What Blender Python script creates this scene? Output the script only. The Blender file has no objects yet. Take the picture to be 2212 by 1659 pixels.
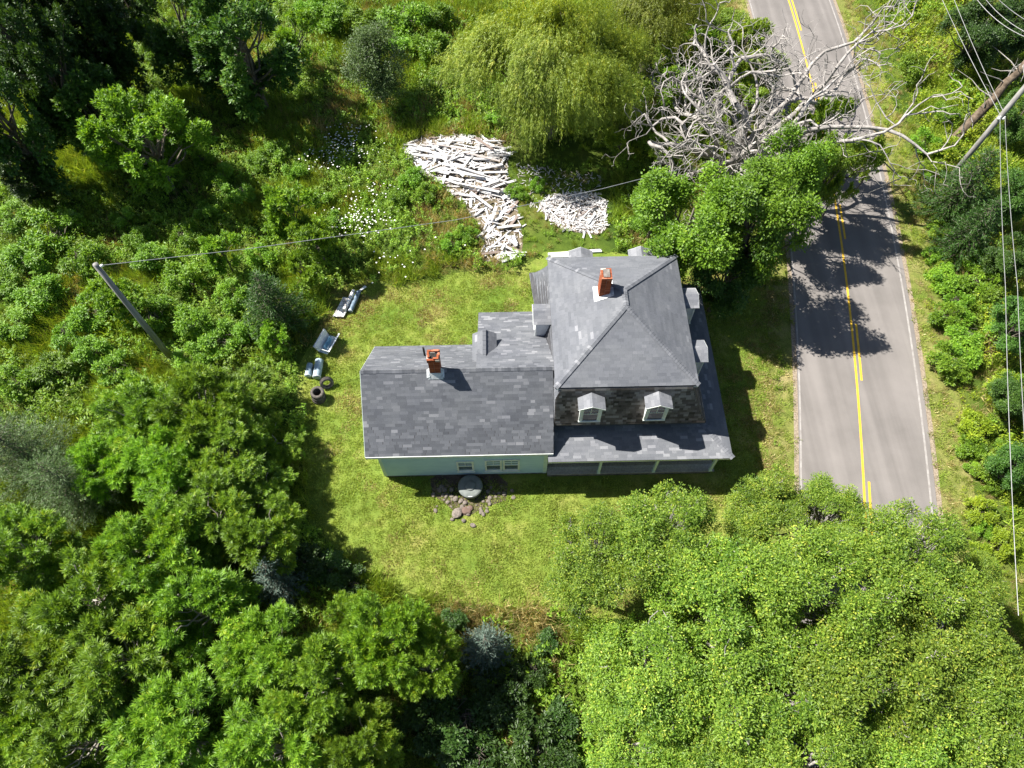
import bpy, bmesh, math, random
import numpy as np
from mathutils import Vector, Matrix
R = math.radians
rnd = random.Random(7)
npr = np.random.default_rng(11)
scene = bpy.context.scene
COL = scene.collection

# ------------------------------------------------------------------ camera, sky, sun, exposure
CAM_H, CAM_F, CAM_P = 33.0, 1534.0, R(60)
cam_d = bpy.data.cameras.new('camera')
cam_d.sensor_width = 36.0
cam_d.lens = 36.0 * CAM_F / 2212.0
cam_d.clip_end = 3000
cam = bpy.data.objects.new('camera', cam_d)
cam.location = (0, 0, CAM_H)
cam.rotation_euler = (R(90) - CAM_P, 0, 0)
COL.objects.link(cam)
scene.camera = cam

SUN_DIR = Vector((0.76, -0.30, -1.0)).normalized()      # direction the light travels
SUN_EL = math.asin(-SUN_DIR.z)
SUN_AZ = math.atan2(-SUN_DIR.x, -SUN_DIR.y)
world = bpy.data.worlds.new('World')
scene.world = world
world.use_nodes = True
wt = world.node_tree
for n in list(wt.nodes): wt.nodes.remove(n)
sky = wt.nodes.new('ShaderNodeTexSky'); sky.sky_type = 'NISHITA'; sky.sun_disc = False
sky.sun_elevation = SUN_EL; sky.sun_rotation = SUN_AZ
bg = wt.nodes.new('ShaderNodeBackground'); bg.inputs['Strength'].default_value = 0.05
wo = wt.nodes.new('ShaderNodeOutputWorld')
wt.links.new(sky.outputs[0], bg.inputs[0]); wt.links.new(bg.outputs[0], wo.inputs[0])
sl = bpy.data.lights.new('sun', 'SUN'); sl.energy = 5.0; sl.angle = R(0.5); sl.color = (1.0, 0.96, 0.88)
sun = bpy.data.objects.new('sun', sl); COL.objects.link(sun)
sun.rotation_euler = SUN_DIR.to_track_quat('-Z', 'Y').to_euler()
sun.location = (-40, 20, 60)
scene.view_settings.view_transform = 'Standard'
scene.view_settings.look = 'None'
scene.view_settings.gamma = 1.0
scene.view_settings.use_curve_mapping = False
scene.view_settings.exposure = 1.32
scene.cycles.max_bounces = 6
scene.cycles.transparent_max_bounces = 4

# ------------------------------------------------------------------ survey helpers (photo pixel of a 2212 px wide print -> place)
def at(u, v, z=0.0):
    dx = (u - 1106) / CAM_F; dy = -(v - 829.5) / CAM_F
    ry = math.cos(CAM_P) + math.sin(CAM_P) * dy; rz = -math.sin(CAM_P) + math.cos(CAM_P) * dy
    t = (z - CAM_H) / rz
    return Vector((dx * t, ry * t, z))
def depth_at(u, v, z):
    dy = -(v - 829.5) / CAM_F
    return (z - CAM_H) / (-math.sin(CAM_P) + math.cos(CAM_P) * dy)
def project_np(P):
    z = P[:, 2] - CAM_H
    d = P[:, 1] * math.cos(CAM_P) - z * math.sin(CAM_P)
    up = P[:, 1] * math.sin(CAM_P) + z * math.cos(CAM_P)
    d = np.maximum(d, 0.1)
    return 1106 + CAM_F * P[:, 0] / d, 829.5 - CAM_F * up / d

# ------------------------------------------------------------------ materials
def nodes_of(name):
    m = bpy.data.materials.new(name); m.use_nodes = True
    return m, m.node_tree, m.node_tree.nodes, m.node_tree.links
def ramp(n, stops):
    r = n.new('ShaderNodeValToRGB')
    e = r.color_ramp.elements
    while len(e) < len(stops): e.new(0.5)
    for i, (p, c) in enumerate(stops):
        e[i].position = p; e[i].color = (*c, 1)
    return r
def noise(n, l, scale, detail=4, rough=0.6, vec=None, dist=0.0):
    t = n.new('ShaderNodeTexNoise'); t.inputs['Scale'].default_value = scale
    t.inputs['Detail'].default_value = detail; t.inputs['Roughness'].default_value = rough
    t.inputs['Distortion'].default_value = dist
    if vec is not None: l.new(vec, t.inputs['Vector'])
    return t
def mixc(n, l, mode, fac, a, b):
    x = n.new('ShaderNodeMix'); x.data_type = 'RGBA'; x.blend_type = mode
    for s, v in ((x.inputs[0], fac), (x.inputs[6], a), (x.inputs[7], b)):
        if hasattr(v, 'links'): l.new(v, s)
        elif isinstance(v, (int, float)): s.default_value = v
        else: s.default_value = (*v, 1)
    return x.outputs[2]
def plain(name, c1, c2, scale=6.0, rough=0.7, spec=0.3, bump=0.0, bscale=30, metal=0.0, coords='Object', stops=(0.35, 0.7), stretch=None):
    m, t, n, l = nodes_of(name)
    b = n['Principled BSDF']
    tc = n.new('ShaderNodeTexCoord')
    vec = tc.outputs[coords]
    if stretch:
        mp = n.new('ShaderNodeMapping'); mp.inputs['Scale'].default_value = stretch
        l.new(vec, mp.inputs['Vector']); vec = mp.outputs[0]
    ns = noise(n, l, scale, 5, 0.65, vec)
    r = ramp(n, [(stops[0], c1), (stops[1], c2)])
    l.new(ns.outputs['Fac'], r.inputs[0]); l.new(r.outputs[0], b.inputs['Base Color'])
    b.inputs['Roughness'].default_value = rough; b.inputs['Specular IOR Level'].default_value = spec
    b.inputs['Metallic'].default_value = metal
    if bump:
        bn = noise(n, l, bscale, 4, 0.6, vec)
        bp = n.new('ShaderNodeBump'); bp.inputs['Strength'].default_value = bump; bp.inputs['Distance'].default_value = 0.02
        l.new(bn.outputs['Fac'], bp.inputs['Height']); l.new(bp.outputs[0], b.inputs['Normal'])
    return m
def leaf_mat(name, dark, light, trans=0.35, tcol=None, rough=0.45, spec=0.35, objvar=0.25, pale=None):
    m, t, n, l = nodes_of(name)
    b = n['Principled BSDF']; out = n['Material Output']
    at_ = n.new('ShaderNodeAttribute'); at_.attribute_name = 'tint'
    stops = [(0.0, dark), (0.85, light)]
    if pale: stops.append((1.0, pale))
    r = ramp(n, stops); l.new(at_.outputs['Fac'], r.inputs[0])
    oi = n.new('ShaderNodeObjectInfo')
    mr = n.new('ShaderNodeMapRange'); mr.inputs['To Min'].default_value = 1 - objvar; mr.inputs['To Max'].default_value = 1 + objvar
    l.new(oi.outputs['Random'], mr.inputs['Value'])
    hs = n.new('ShaderNodeHueSaturation'); l.new(r.outputs[0], hs.inputs['Color']); l.new(mr.outputs[0], hs.inputs['Value'])
    mr2 = n.new('ShaderNodeMapRange'); mr2.inputs['To Min'].default_value = 0.492; mr2.inputs['To Max'].default_value = 0.508
    l.new(oi.outputs['Random'], mr2.inputs['Value']); l.new(mr2.outputs[0], hs.inputs['Hue'])
    l.new(hs.outputs[0], b.inputs['Base Color'])
    b.inputs['Roughness'].default_value = rough; b.inputs['Specular IOR Level'].default_value = spec
    tr = n.new('ShaderNodeBsdfTranslucent')
    tc = mixc(n, l, 'MULTIPLY', 1.0, hs.outputs[0], tcol or (1.5, 1.35, 0.5))
    l.new(tc, tr.inputs['Color'])
    mx = n.new('ShaderNodeMixShader'); mx.inputs[0].default_value = trans
    l.new(b.outputs[0], mx.inputs[1]); l.new(tr.outputs[0], mx.inputs[2]); l.new(mx.outputs[0], out.inputs['Surface'])
    return m

M = {}
M['leaf_maple'] = leaf_mat('leaf_maple', (0.026, 0.078, 0.012), (0.10, 0.205, 0.028), 0.3, pale=(0.20, 0.30, 0.06))
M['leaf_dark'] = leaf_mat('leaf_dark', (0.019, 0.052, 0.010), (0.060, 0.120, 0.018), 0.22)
M['leaf_locust'] = leaf_mat('leaf_locust', (0.075, 0.155, 0.018), (0.28, 0.405, 0.048), 0.42, objvar=0.14, pale=(0.46, 0.50, 0.07))
M['leaf_long'] = leaf_mat('leaf_long', (0.044, 0.11, 0.010), (0.225, 0.385, 0.028), 0.33, spec=0.5, objvar=0.18, pale=(0.34, 0.42, 0.04))
M['leaf_willow'] = leaf_mat('leaf_willow', (0.085, 0.14, 0.016), (0.29, 0.355, 0.055), 0.36, pale=(0.48, 0.48, 0.10))
M['leaf_spruce'] = leaf_mat('leaf_spruce', (0.06, 0.10, 0.075), (0.15, 0.21, 0.17), 0.1, tcol=(1, 1, 1))
M['leaf_larch'] = leaf_mat('leaf_larch', (0.055, 0.105, 0.03), (0.15, 0.22, 0.085), 0.2, pale=(0.27, 0.32, 0.17))
M['leaf_apple'] = leaf_mat('leaf_apple', (0.045, 0.09, 0.022), (0.12, 0.19, 0.05), 0.25)
M['leaf_bush'] = leaf_mat('leaf_bush', (0.055, 0.135, 0.012), (0.225, 0.40, 0.029), 0.36, objvar=0.22, pale=(0.33, 0.45, 0.045))
M['leaf_lime'] = leaf_mat('leaf_lime', (0.10, 0.17, 0.012), (0.33, 0.42, 0.03), 0.40, objvar=0.15, pale=(0.50, 0.52, 0.04))
M['weed'] = leaf_mat('weed', (0.06, 0.145, 0.013), (0.25, 0.385, 0.033), 0.36, objvar=0.3, pale=(0.38, 0.48, 0.06))
M['grass_long'] = leaf_mat('grass_long', (0.10, 0.18, 0.016), (0.30, 0.40, 0.05), 0.3, objvar=0.3, pale=(0.42, 0.40, 0.12))
M['grass_dry'] = leaf_mat('grass_dry', (0.20, 0.16, 0.055), (0.46, 0.38, 0.17), 0.25, objvar=0.3, pale=(0.62, 0.54, 0.32))
M['grass_lawn'] = leaf_mat('grass_lawn', (0.14, 0.215, 0.028), (0.36, 0.435, 0.085), 0.3, objvar=0.3, pale=(0.58, 0.60, 0.22))
M['daisy'] = plain('daisy', (0.7, 0.7, 0.66), (0.82, 0.82, 0.8), 20)
M['bark'] = plain('bark', (0.09, 0.075, 0.06), (0.24, 0.21, 0.17), 5, 0.9, 0.1, 0.6, 40, stretch=(1, 1, .25))
M['bark_pale'] = plain('bark_pale', (0.22, 0.20, 0.17), (0.46, 0.43, 0.38), 4, 0.9, 0.1, 0.6, 40, stretch=(1, 1, .3))
M['bark_dead'] = plain('bark_dead', (0.19, 0.175, 0.165), (0.45, 0.42, 0.395), 3.5, 0.9, 0.1, 0.7, 30)
M['bark_brown'] = plain('bark_brown', (0.06, 0.045, 0.032), (0.20, 0.155, 0.115), 4, 0.9, 0.1, 0.7, 30)
M['pole_wood'] = plain('pole_wood', (0.16, 0.155, 0.145), (0.30, 0.29, 0.275), 8, 0.85, 0.1, 0.4, 50, stretch=(1, 1, .06))
M['wire'] = plain('wire', (0.06, 0.06, 0.065), (0.10, 0.10, 0.10), 3, 0.5, 0.4)
M['wire_pale'] = plain('wire_pale', (0.30, 0.30, 0.30), (0.42, 0.42, 0.42), 3, 0.4, 0.5, metal=0.5)
M['metal_pale'] = plain('metal_pale', (0.5, 0.52, 0.54), (0.75, 0.76, 0.78), 5, 0.35, 0.5)
M['siding'] = plain('siding', (0.42, 0.58, 0.68), (0.52, 0.67, 0.76), 1.2, 0.6, 0.3, stretch=(1, 1, 3))
M['trim_white'] = plain('trim_white', (0.62, 0.65, 0.62), (0.80, 0.82, 0.80), 3, 0.55, 0.3)
M['trim_cool'] = plain('trim_cool', (0.50, 0.62, 0.58), (0.66, 0.74, 0.70), 4, 0.6, 0.3)
M['dormer_side'] = plain('dormer_side', (0.55, 0.58, 0.6), (0.72, 0.74, 0.75), 4, 0.6, 0.3)
M['foundation'] = plain('foundation', (0.10, 0.09, 0.085), (0.28, 0.25, 0.22), 4, 0.9, 0.1, 0.7, 20)
M['under_roof'] = plain('under_roof', (0.05, 0.05, 0.055), (0.09, 0.09, 0.095), 4, 0.9, 0.1)
M['flashing'] = plain('flashing', (0.38, 0.40, 0.42), (0.72, 0.74, 0.74), 9, 0.4, 0.5, 0.4, 30, metal=0.2)
M['mortar'] = plain('mortar', (0.30, 0.27, 0.24), (0.45, 0.42, 0.38), 20, 0.9, 0.1)
M['flue'] = plain('flue', (0.02, 0.02, 0.02), (0.05, 0.045, 0.04), 20, 0.9, 0.1)
M['stone'] = plain('stone', (0.10, 0.085, 0.075), (0.27, 0.23, 0.20), 3, 0.9, 0.2, 0.6, 14)
M['well'] = plain('well', (0.13, 0.145, 0.14), (0.20, 0.215, 0.21), 5, 0.75, 0.2, 0.3, 30)
M['rubber'] = plain('rubber', (0.012, 0.012, 0.012), (0.05, 0.047, 0.044), 12, 0.75, 0.3, 0.3, 40)
M['tyre_dust'] = plain('tyre_dust', (0.05, 0.045, 0.04), (0.16, 0.14, 0.125), 10, 0.8, 0.2, 0.3, 40)
M['tank_blue'] = plain('tank_blue', (0.20, 0.29, 0.36), (0.45, 0.52, 0.56), 3, 0.4, 0.4, 0.2, 12)
M['tank_dark'] = plain('tank_dark', (0.07, 0.11, 0.16), (0.24, 0.31, 0.38), 6, 0.45, 0.4, 0.2, 12)
M['enamel'] = plain('enamel', (0.60, 0.62, 0.63), (0.84, 0.85, 0.85), 4, 0.35, 0.4)
M['panel_worn'] = plain('panel_worn', (0.25, 0.22, 0.21), (0.80, 0.80, 0.80), 7, 0.6, 0.2, 0.3, 20, stops=(0.40, 0.56))
M['cloth_blue'] = plain('cloth_blue', (0.14, 0.30, 0.42), (0.25, 0.46, 0.58), 5, 0.8, 0.1, 0.5, 12)
M['gravel'] = plain('gravel', (0.16, 0.125, 0.09), (0.36, 0.30, 0.23), 14, 0.95, 0.1, 0.7, 60, coords='Object')
M['yellow_paint'] = plain('yellow_paint', (0.55, 0.33, 0.03), (0.72, 0.46, 0.05), 6, 0.7, 0.2)
M['edge_paint'] = plain('edge_paint', (0.23, 0.21, 0.20), (0.33, 0.315, 0.30), 3, 0.8, 0.2)
M['porcelain'] = plain('porcelain', (0.6, 0.6, 0.58), (0.8, 0.8, 0.78), 5, 0.3, 0.5)

def tone_mat(name, stops, rough=0.85, grain=0.35, gscale=70, spec=0.2):
    m, t, n, l = nodes_of(name); b = n['Principled BSDF']
    a = n.new('ShaderNodeAttribute'); a.attribute_name = 'tint'
    r = ramp(n, stops); l.new(a.outputs['Fac'], r.inputs[0])
    tc = n.new('ShaderNodeTexCoord')
    ns = noise(n, l, gscale, 3, 0.7, tc.outputs['Object'])
    g = ramp(n, [(0.3, (1 - grain,) * 3), (0.75, (1 + grain * .6,) * 3)]); l.new(ns.outputs['Fac'], g.inputs[0])
    big = noise(n, l, 0.9, 3, 0.5, tc.outputs['Object'])
    g2 = ramp(n, [(0.3, (0.88, 0.88, 0.9)), (0.7, (1.08, 1.07, 1.05))]); l.new(big.outputs['Fac'], g2.inputs[0])
    c = mixc(n, l, 'MULTIPLY', 1.0, r.outputs[0], g.outputs[0]); c = mixc(n, l, 'MULTIPLY', 1.0, c, g2.outputs[0])
    l.new(c, b.inputs['Base Color']); b.inputs['Roughness'].default_value = rough
    b.inputs['Specular IOR Level'].default_value = spec
    bp = n.new('ShaderNodeBump'); bp.inputs['Strength'].default_value = 0.3; bp.inputs['Distance'].default_value = 0.01
    l.new(ns.outputs['Fac'], bp.inputs['Height']); l.new(bp.outputs[0], b.inputs['Normal'])
    return m
M['shingle'] = tone_mat('shingle', [(0.0, (0.075, 0.080, 0.092)), (0.5, (0.125, 0.132, 0.148)), (0.8, (0.165, 0.172, 0.190)), (1.0, (0.250, 0.255, 0.275))])
M['shingle_old'] = tone_mat('shingle_old', [(0.0, (0.06, 0.05, 0.042)), (0.5, (0.15, 0.125, 0.11)), (1.0, (0.31, 0.28, 0.26))])
M['plank'] = tone_mat('plank', [(0.0, (0.20, 0.165, 0.14)), (0.5, (0.36, 0.315, 0.28)), (1.0, (0.52, 0.49, 0.46))], gscale=14)
M['brick'] = tone_mat('brick', [(0.0, (0.22, 0.055, 0.022)), (0.6, (0.36, 0.105, 0.045)), (0.9, (0.46, 0.19, 0.11)), (1.0, (0.60, 0.50, 0.42))], gscale=60)
M['board'] = tone_mat('board', [(0.0, (0.16, 0.11, 0.09)), (0.3, (0.36, 0.31, 0.29)), (0.6, (0.50, 0.485, 0.485)), (1.0, (0.72, 0.72, 0.73))], gscale=18, grain=0.25)
# glass
m, t, n, l = nodes_of('glass'); b = n['Principled BSDF']
b.inputs['Base Color'].default_value = (0.018, 0.024, 0.028, 1); b.inputs['Roughness'].default_value = 0.06
b.inputs['Specular IOR Level'].default_value = 0.5; M['glass'] = m
# asphalt
m, t, n, l = nodes_of('asphalt'); b = n['Principled BSDF']; tc = n.new('ShaderNodeTexCoord')
n1 = noise(n, l, 0.35, 4, 0.6, tc.outputs['Object']); r1 = ramp(n, [(0.3, (0.160, 0.147, 0.139)), (0.7, (0.205, 0.188, 0.178))]); l.new(n1.outputs['Fac'], r1.inputs[0])
n2 = noise(n, l, 45, 3, 0.7, tc.outputs['Object']); r2 = ramp(n, [(0.3, (0.82,) * 3), (0.72, (1.14,) * 3)]); l.new(n2.outputs['Fac'], r2.inputs[0])
mp = n.new('ShaderNodeMapping'); mp.inputs['Scale'].default_value = (1.6, 0.04, 1); mp.inputs['Rotation'].default_value = (0, 0, R(-12)); l.new(tc.outputs['Object'], mp.inputs[0])
n3 = noise(n, l, 1.0, 3, 0.5, mp.outputs[0]); r3 = ramp(n, [(0.35, (0.86,) * 3), (0.65, (1.08,) * 3)]); l.new(n3.outputs['Fac'], r3.inputs[0])
c = mixc(n, l, 'MULTIPLY', 1.0, r1.outputs[0], r2.outputs[0]); c = mixc(n, l, 'MULTIPLY', 1.0, c, r3.outputs[0])
l.new(c, b.inputs['Base Color']); b.inputs['Roughness'].default_value = 0.9; b.inputs['Specular IOR Level'].default_value = 0.15
M['asphalt'] = m
def ground_mat(name, a, bcol, ccol, s1=0.25, s2=3.0, s3=22):
    m, t, n, l = nodes_of(name); b = n['Principled BSDF']; tc = n.new('ShaderNodeTexCoord'); v = tc.outputs['Object']
    n1 = noise(n, l, s1, 5, 0.6, v); r1 = ramp(n, [(0.36, a), (0.52, bcol), (0.68, ccol)]); l.new(n1.outputs['Fac'], r1.inputs[0])
    n2 = noise(n, l, s2, 5, 0.7, v); r2 = ramp(n, [(0.3, (0.72, 0.75, 0.7)), (0.7, (1.2, 1.17, 1.1))]); l.new(n2.outputs['Fac'], r2.inputs[0])
    n3 = noise(n, l, s3, 4, 0.7, v); r3 = ramp(n, [(0.3, (0.5, 0.55, 0.5)), (0.7, (1.35, 1.3, 1.3))]); l.new(n3.outputs['Fac'], r3.inputs[0])
    c = mixc(n, l, 'MULTIPLY', 1.0, r1.outputs[0], r2.outputs[0]); c = mixc(n, l, 'MULTIPLY', 1.0, c, r3.outputs[0])
    l.new(c, b.inputs['Base Color']); b.inputs['Roughness'].default_value = 0.95; b.inputs['Specular IOR Level'].default_value = 0.1
    bp = n.new('ShaderNodeBump'); bp.inputs['Strength'].default_value = 0.7; bp.inputs['Distance'].default_value = 0.06
    l.new(n3.outputs['Fac'], bp.inputs['Height']); l.new(bp.outputs[0], b.inputs['Normal'])
    return m
M['ground'] = ground_mat('ground', (0.045, 0.08, 0.014), (0.085, 0.13, 0.02), (0.14, 0.15, 0.04))
M['lawn'] = ground_mat('lawn', (0.12, 0.19, 0.03), (0.185, 0.24, 0.045), (0.28, 0.275, 0.085), 0.35, 2.5, 18)
M['verge'] = ground_mat('verge', (0.12, 0.165, 0.03), (0.19, 0.20, 0.06), (0.29, 0.25, 0.12), 0.5, 3, 18)
M['soil'] = ground_mat('soil', (0.07, 0.055, 0.045), (0.13, 0.10, 0.085), (0.20, 0.16, 0.13), 0.8, 4, 25)
M['litter'] = ground_mat('litter', (0.10, 0.09, 0.05), (0.20, 0.16, 0.12), (0.34, 0.29, 0.25), 1.2, 5, 25)

# ------------------------------------------------------------------ object helpers
def tag(o, label, cat, group=None, kind=None):
    o['label'] = label; o['category'] = cat
    if group: o['group'] = group
    if kind: o['kind'] = kind
    return o
def link(name, me, mat=None, parent=None, loc=None, rot=None):
    o = bpy.data.objects.new(name, me)
    COL.objects.link(o)
    if mat is not None and me is not None:
        for mm in (mat if isinstance(mat, (list, tuple)) else [mat]):
            me.materials.append(M[mm] if isinstance(mm, str) else mm)
    if parent is not None: o.parent = parent
    if loc is not None: o.location = loc
    if rot is not None: o.rotation_euler = rot
    return o
def empty(name, loc=(0, 0, 0), rz=0.0, scale=1.0):
    o = bpy.data.objects.new(name, None); COL.objects.link(o)
    o.location = loc; o.rotation_euler = (0, 0, rz); o.scale = (scale,) * 3; o.empty_display_size = 0.3
    return o
def mesh_np(name, V, Q, tint=None, smooth=False, mats=None):
    """V (n,3), Q (m,k) faces all of one size"""
    me = bpy.data.meshes.new(name)
    V = np.asarray(V, np.float32); Q = np.asarray(Q, np.int32)
    k = Q.shape[1]
    me.vertices.add(len(V)); me.vertices.foreach_set('co', V.ravel())
    me.loops.add(Q.size); me.loops.foreach_set('vertex_index', Q.ravel())
    me.polygons.add(len(Q)); me.polygons.foreach_set('loop_start', np.arange(0, Q.size, k, dtype=np.int32))
    if mats is not None: me.polygons.foreach_set('material_index', np.asarray(mats, np.int32))
    if tint is not None:
        a = me.attributes.new('tint', 'FLOAT', 'POINT'); a.data.foreach_set('value', np.asarray(tint, np.float32))
    me.update(calc_edges=True)
    me.polygons.foreach_set('use_smooth', np.full(len(Q), smooth))
    return me
class MB:
    """collects boxes, prisms and tubes into one mesh (quads / ngons)"""
    def __init__(self): self.v = []; self.f = []; self.m = []; self.t = []; self.mi = 0; self.tint = 0.5
    def add(self, vs, fs):
        o = len(self.v); self.v += [tuple(p) for p in vs]; self.t += [self.tint] * len(vs)
        for f in fs: self.f.append(tuple(i + o for i in f)); self.m.append(self.mi)
    def box(self, a, b, mat=None):
        (x0, y0, z0), (x1, y1, z1) = a, b
        vs = [Vector(p) for p in ((x0, y0, z0), (x1, y0, z0), (x1, y1, z0), (x0, y1, z0), (x0, y0, z1), (x1, y0, z1), (x1, y1, z1), (x0, y1, z1))]
        if mat is not None: vs = [mat @ p for p in vs]
        self.add(vs, [(3, 2, 1, 0), (4, 5, 6, 7), (0, 1, 5, 4), (1, 2, 6, 5), (2, 3, 7, 6), (3, 0, 4, 7)])
    def slab(self, pts, t):
        """polygon with thickness t downwards along its normal"""
        pts = [Vector(p) for p in pts]; nrm = (pts[1] - pts[0]).cross(pts[2] - pts[0]).normalized()
        if nrm.z < 0: pts.reverse(); nrm = -nrm
        lo = [p - nrm * t for p in pts]; k = len(pts)
        self.add(pts + lo, [tuple(range(k)), tuple(range(2 * k - 1, k - 1, -1))] + [(i, k + i, k + (i + 1) % k, (i + 1) % k) for i in range(k)])
    def tube(self, pts, rad, n=6, cap=True):
        pts = [Vector(p) for p in pts]; k = len(pts); rads = rad if isinstance(rad, (list, tuple)) else [rad] * k
        vs = []; prev = None
        for i, p in enumerate(pts):
            d = (pts[min(i + 1, k - 1)] - pts[max(i - 1, 0)])
            d = d.normalized() if d.length > 1e-6 else Vector((0, 0, 1))
            if prev is None: a = d.orthogonal().normalized()
            else:
                a = prev - d * prev.dot(d)
                a = a.normalized() if a.length > 1e-4 else d.orthogonal().normalized()
            prev = a; b = d.cross(a)
            for j in range(n):
                w = 2 * math.pi * j / n
                vs.append(p + (a * math.cos(w) + b * math.sin(w)) * rads[i])
        fs = [(i * n + j, i * n + (j + 1) % n, (i + 1) * n + (j + 1) % n, (i + 1) * n + j) for i in range(k - 1) for j in range(n)]
        if cap: fs += [tuple(range(n - 1, -1, -1)), tuple((k - 1) * n + j for j in range(n))]
        self.add(vs, fs)
    def lathe(self, prof, n=24, mat=None, closed=False):
        vs = []
        for r_, z_ in prof:
            for j in range(n):
                w = 2 * math.pi * j / n; p = Vector((r_ * math.cos(w), r_ * math.sin(w), z_))
                vs.append(mat @ p if mat is not None else p)
        k = len(prof); rng = range(k if closed else k - 1)
        fs = [(i * n + j, i * n + (j + 1) % n, ((i + 1) % k) * n + (j + 1) % n, ((i + 1) % k) * n + j) for i in rng for j in range(n)]
        if not closed: fs += [tuple(range(n - 1, -1, -1)), tuple((k - 1) * n + j for j in range(n))]
        self.add(vs, fs)
    def mesh(self, name, smooth=False):
        me = bpy.data.meshes.new(name); me.from_pydata([tuple(v) for v in self.v], [], self.f)
        me.polygons.foreach_set('material_index', self.m)
        a = me.attributes.new('tint', 'FLOAT', 'POINT'); a.data.foreach_set('value', self.t)
        if smooth: me.polygons.foreach_set('use_smooth', [True] * len(self.f))
        me.update(); return me
    def build(self, name, mat, parent=None, loc=None, rot=None, smooth=False):
        return link(name, self.mesh(name, smooth), mat, parent, loc, rot)
def unit(a):
    return a / np.maximum(np.linalg.norm(a, axis=-1, keepdims=True), 1e-9)
def inside(poly, X, Y):
    c = np.zeros(X.shape, bool); k = len(poly)
    for i in range(k):
        x0, y0 = poly[i][0], poly[i][1]; x1, y1 = poly[(i + 1) % k][0], poly[(i + 1) % k][1]
        if y0 == y1: continue
        c ^= ((y0 > Y) != (y1 > Y)) & (X < (x1 - x0) * (Y - y0) / (y1 - y0) + x0)
    return c
def vnoise(X, Y, s, seed=0):
    g = np.random.default_rng(seed).random((64, 64))
    x = X / s + 500; y = Y / s + 500; xi = np.floor(x).astype(int); yi = np.floor(y).astype(int); fx = x - xi; fy = y - yi
    fx = fx * fx * (3 - 2 * fx); fy = fy * fy * (3 - 2 * fy)
    q = lambda a, b: g[a % 64, b % 64]
    return (q(xi, yi) * (1 - fx) + q(xi + 1, yi) * fx) * (1 - fy) + (q(xi, yi + 1) * (1 - fx) + q(xi + 1, yi + 1) * fx) * fy

# ================================================================== THE SETTING
def sheet(name, pts, z, mat, sub=False):
    me = bpy.data.meshes.new(name); me.from_pydata([(p[0], p[1], z) for p in pts], [], [tuple(range(len(pts)))]); me.update()
    o = link(name, me, mat); o['kind'] = 'structure'; return o
sheet('ground', [(-600, -400), (600, -400), (600, 900), (-600, 900)], 0.0, 'ground')
LAWN = [at(*p) for p in ((668, 1130), (655, 1040), (655, 960), (650, 890), (640, 850), (645, 790), (672, 740), (698, 690), (708, 650), (735, 618), (785, 606), (850, 618), (930, 600), (1010, 586),
        (1080, 588), (1150, 565), (1175, 545), (1240, 540), (1330, 545), (1400, 560), (1500, 575), (1600, 600), (1690, 640), (1680, 740), (1672, 850), (1668, 940), (1665, 1030), (1640, 1150), (1600, 1300),
        (1450, 1340), (1300, 1335), (1190, 1325), (1080, 1310), (960, 1300), (860, 1275), (790, 1240), (730, 1190))]
sheet('lawn', LAWN, 0.004, 'lawn')
# road: centre line surveyed along the yellow stripe
CL = [at(*p) for p in ((1705, 0), (1738, 110), (1765, 215), (1785, 320), (1803, 420), (1824, 550), (1838, 660), (1849, 760), (1858, 870), (1865, 980), (1870, 1060))]
ys = np.array([p.y for p in CL]); xs = np.array([p.x for p in CL])
cf = np.polyfit(ys, xs, 2)
def road_x(y): return float(np.polyval(cf, y))
def road_slope(y): return float(2 * cf[0] * y + cf[1])
def strip(y0, y1, o0, o1, z, step=1.5):
    """band between offsets o0..o1 (right of the yellow stripe)"""
    k = max(2, int(abs(y1 - y0) / step) + 1); V = []; F = []
    for i in range(k):
        y = y0 + (y1 - y0) * i / (k - 1)
        x = road_x(min(max(y, -20), 75)) + (road_slope(75) * (y - 75) if y > 75 else 0) + (road_slope(-20) * (y + 20) if y < -20 else 0)
        s = road_slope(min(max(y, -20), 75)); nx, ny = 1 / math.hypot(1, s), -s / math.hypot(1, s)
        V += [(x + nx * o0, y + ny * o0, z), (x + nx * o1, y + ny * o1, z)]
    F = [(2 * i, 2 * i + 1, 2 * i + 3, 2 * i + 2) for i in range(k - 1)]
    me = bpy.data.meshes.new('strip'); me.from_pydata(V, [], F); me.update(); return me
RW_L, RW_R = -3.25, 3.35
o = link('verge', strip(-60, 260, RW_L - 1.5, RW_R + 1.9, 0.008), 'verge'); o['kind'] = 'structure'
o = link('gravel_shoulder', strip(-60, 260, RW_L - 0.22, RW_R + 0.26, 0.02), 'gravel'); o['kind'] = 'structure'
road = link('road', strip(-60, 260, RW_L, RW_R, 0.045), 'asphalt'); road['kind'] = 'structure'
link('centre_line', strip(-60, 260, -0.16, -0.04, 0.05), 'yellow_paint', road)
for (v0, v1) in ((0, 67), (180, 256), (330, 395), (443, 517), (700, 822), (1040, 1180)):
    link('dash', strip(at(1840, v1).y, at(1840, v0).y, 0.10, 0.22, 0.05, 0.7), 'yellow_paint', road)
link('edge_line', strip(-60, 260, RW_L + 0.06, RW_L + 0.15, 0.05), 'edge_paint', road)
link('edge_line', strip(-60, 260, RW_R - 0.32, RW_R - 0.22, 0.05), 'edge_paint', road)

# ================================================================== THE HOUSE
house = empty('house', (-6.3, 13.66, 0), R(1.3))
tag(house, 'pale blue house with grey shingled hip and gable roofs, dormers and a wraparound porch', 'house')
def part(mb, name, mat, parent=None, label=None, smooth=False):
    o = mb.build(name, mat, parent or house, smooth=smooth)
    if label: o['label'] = label
    return o
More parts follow.
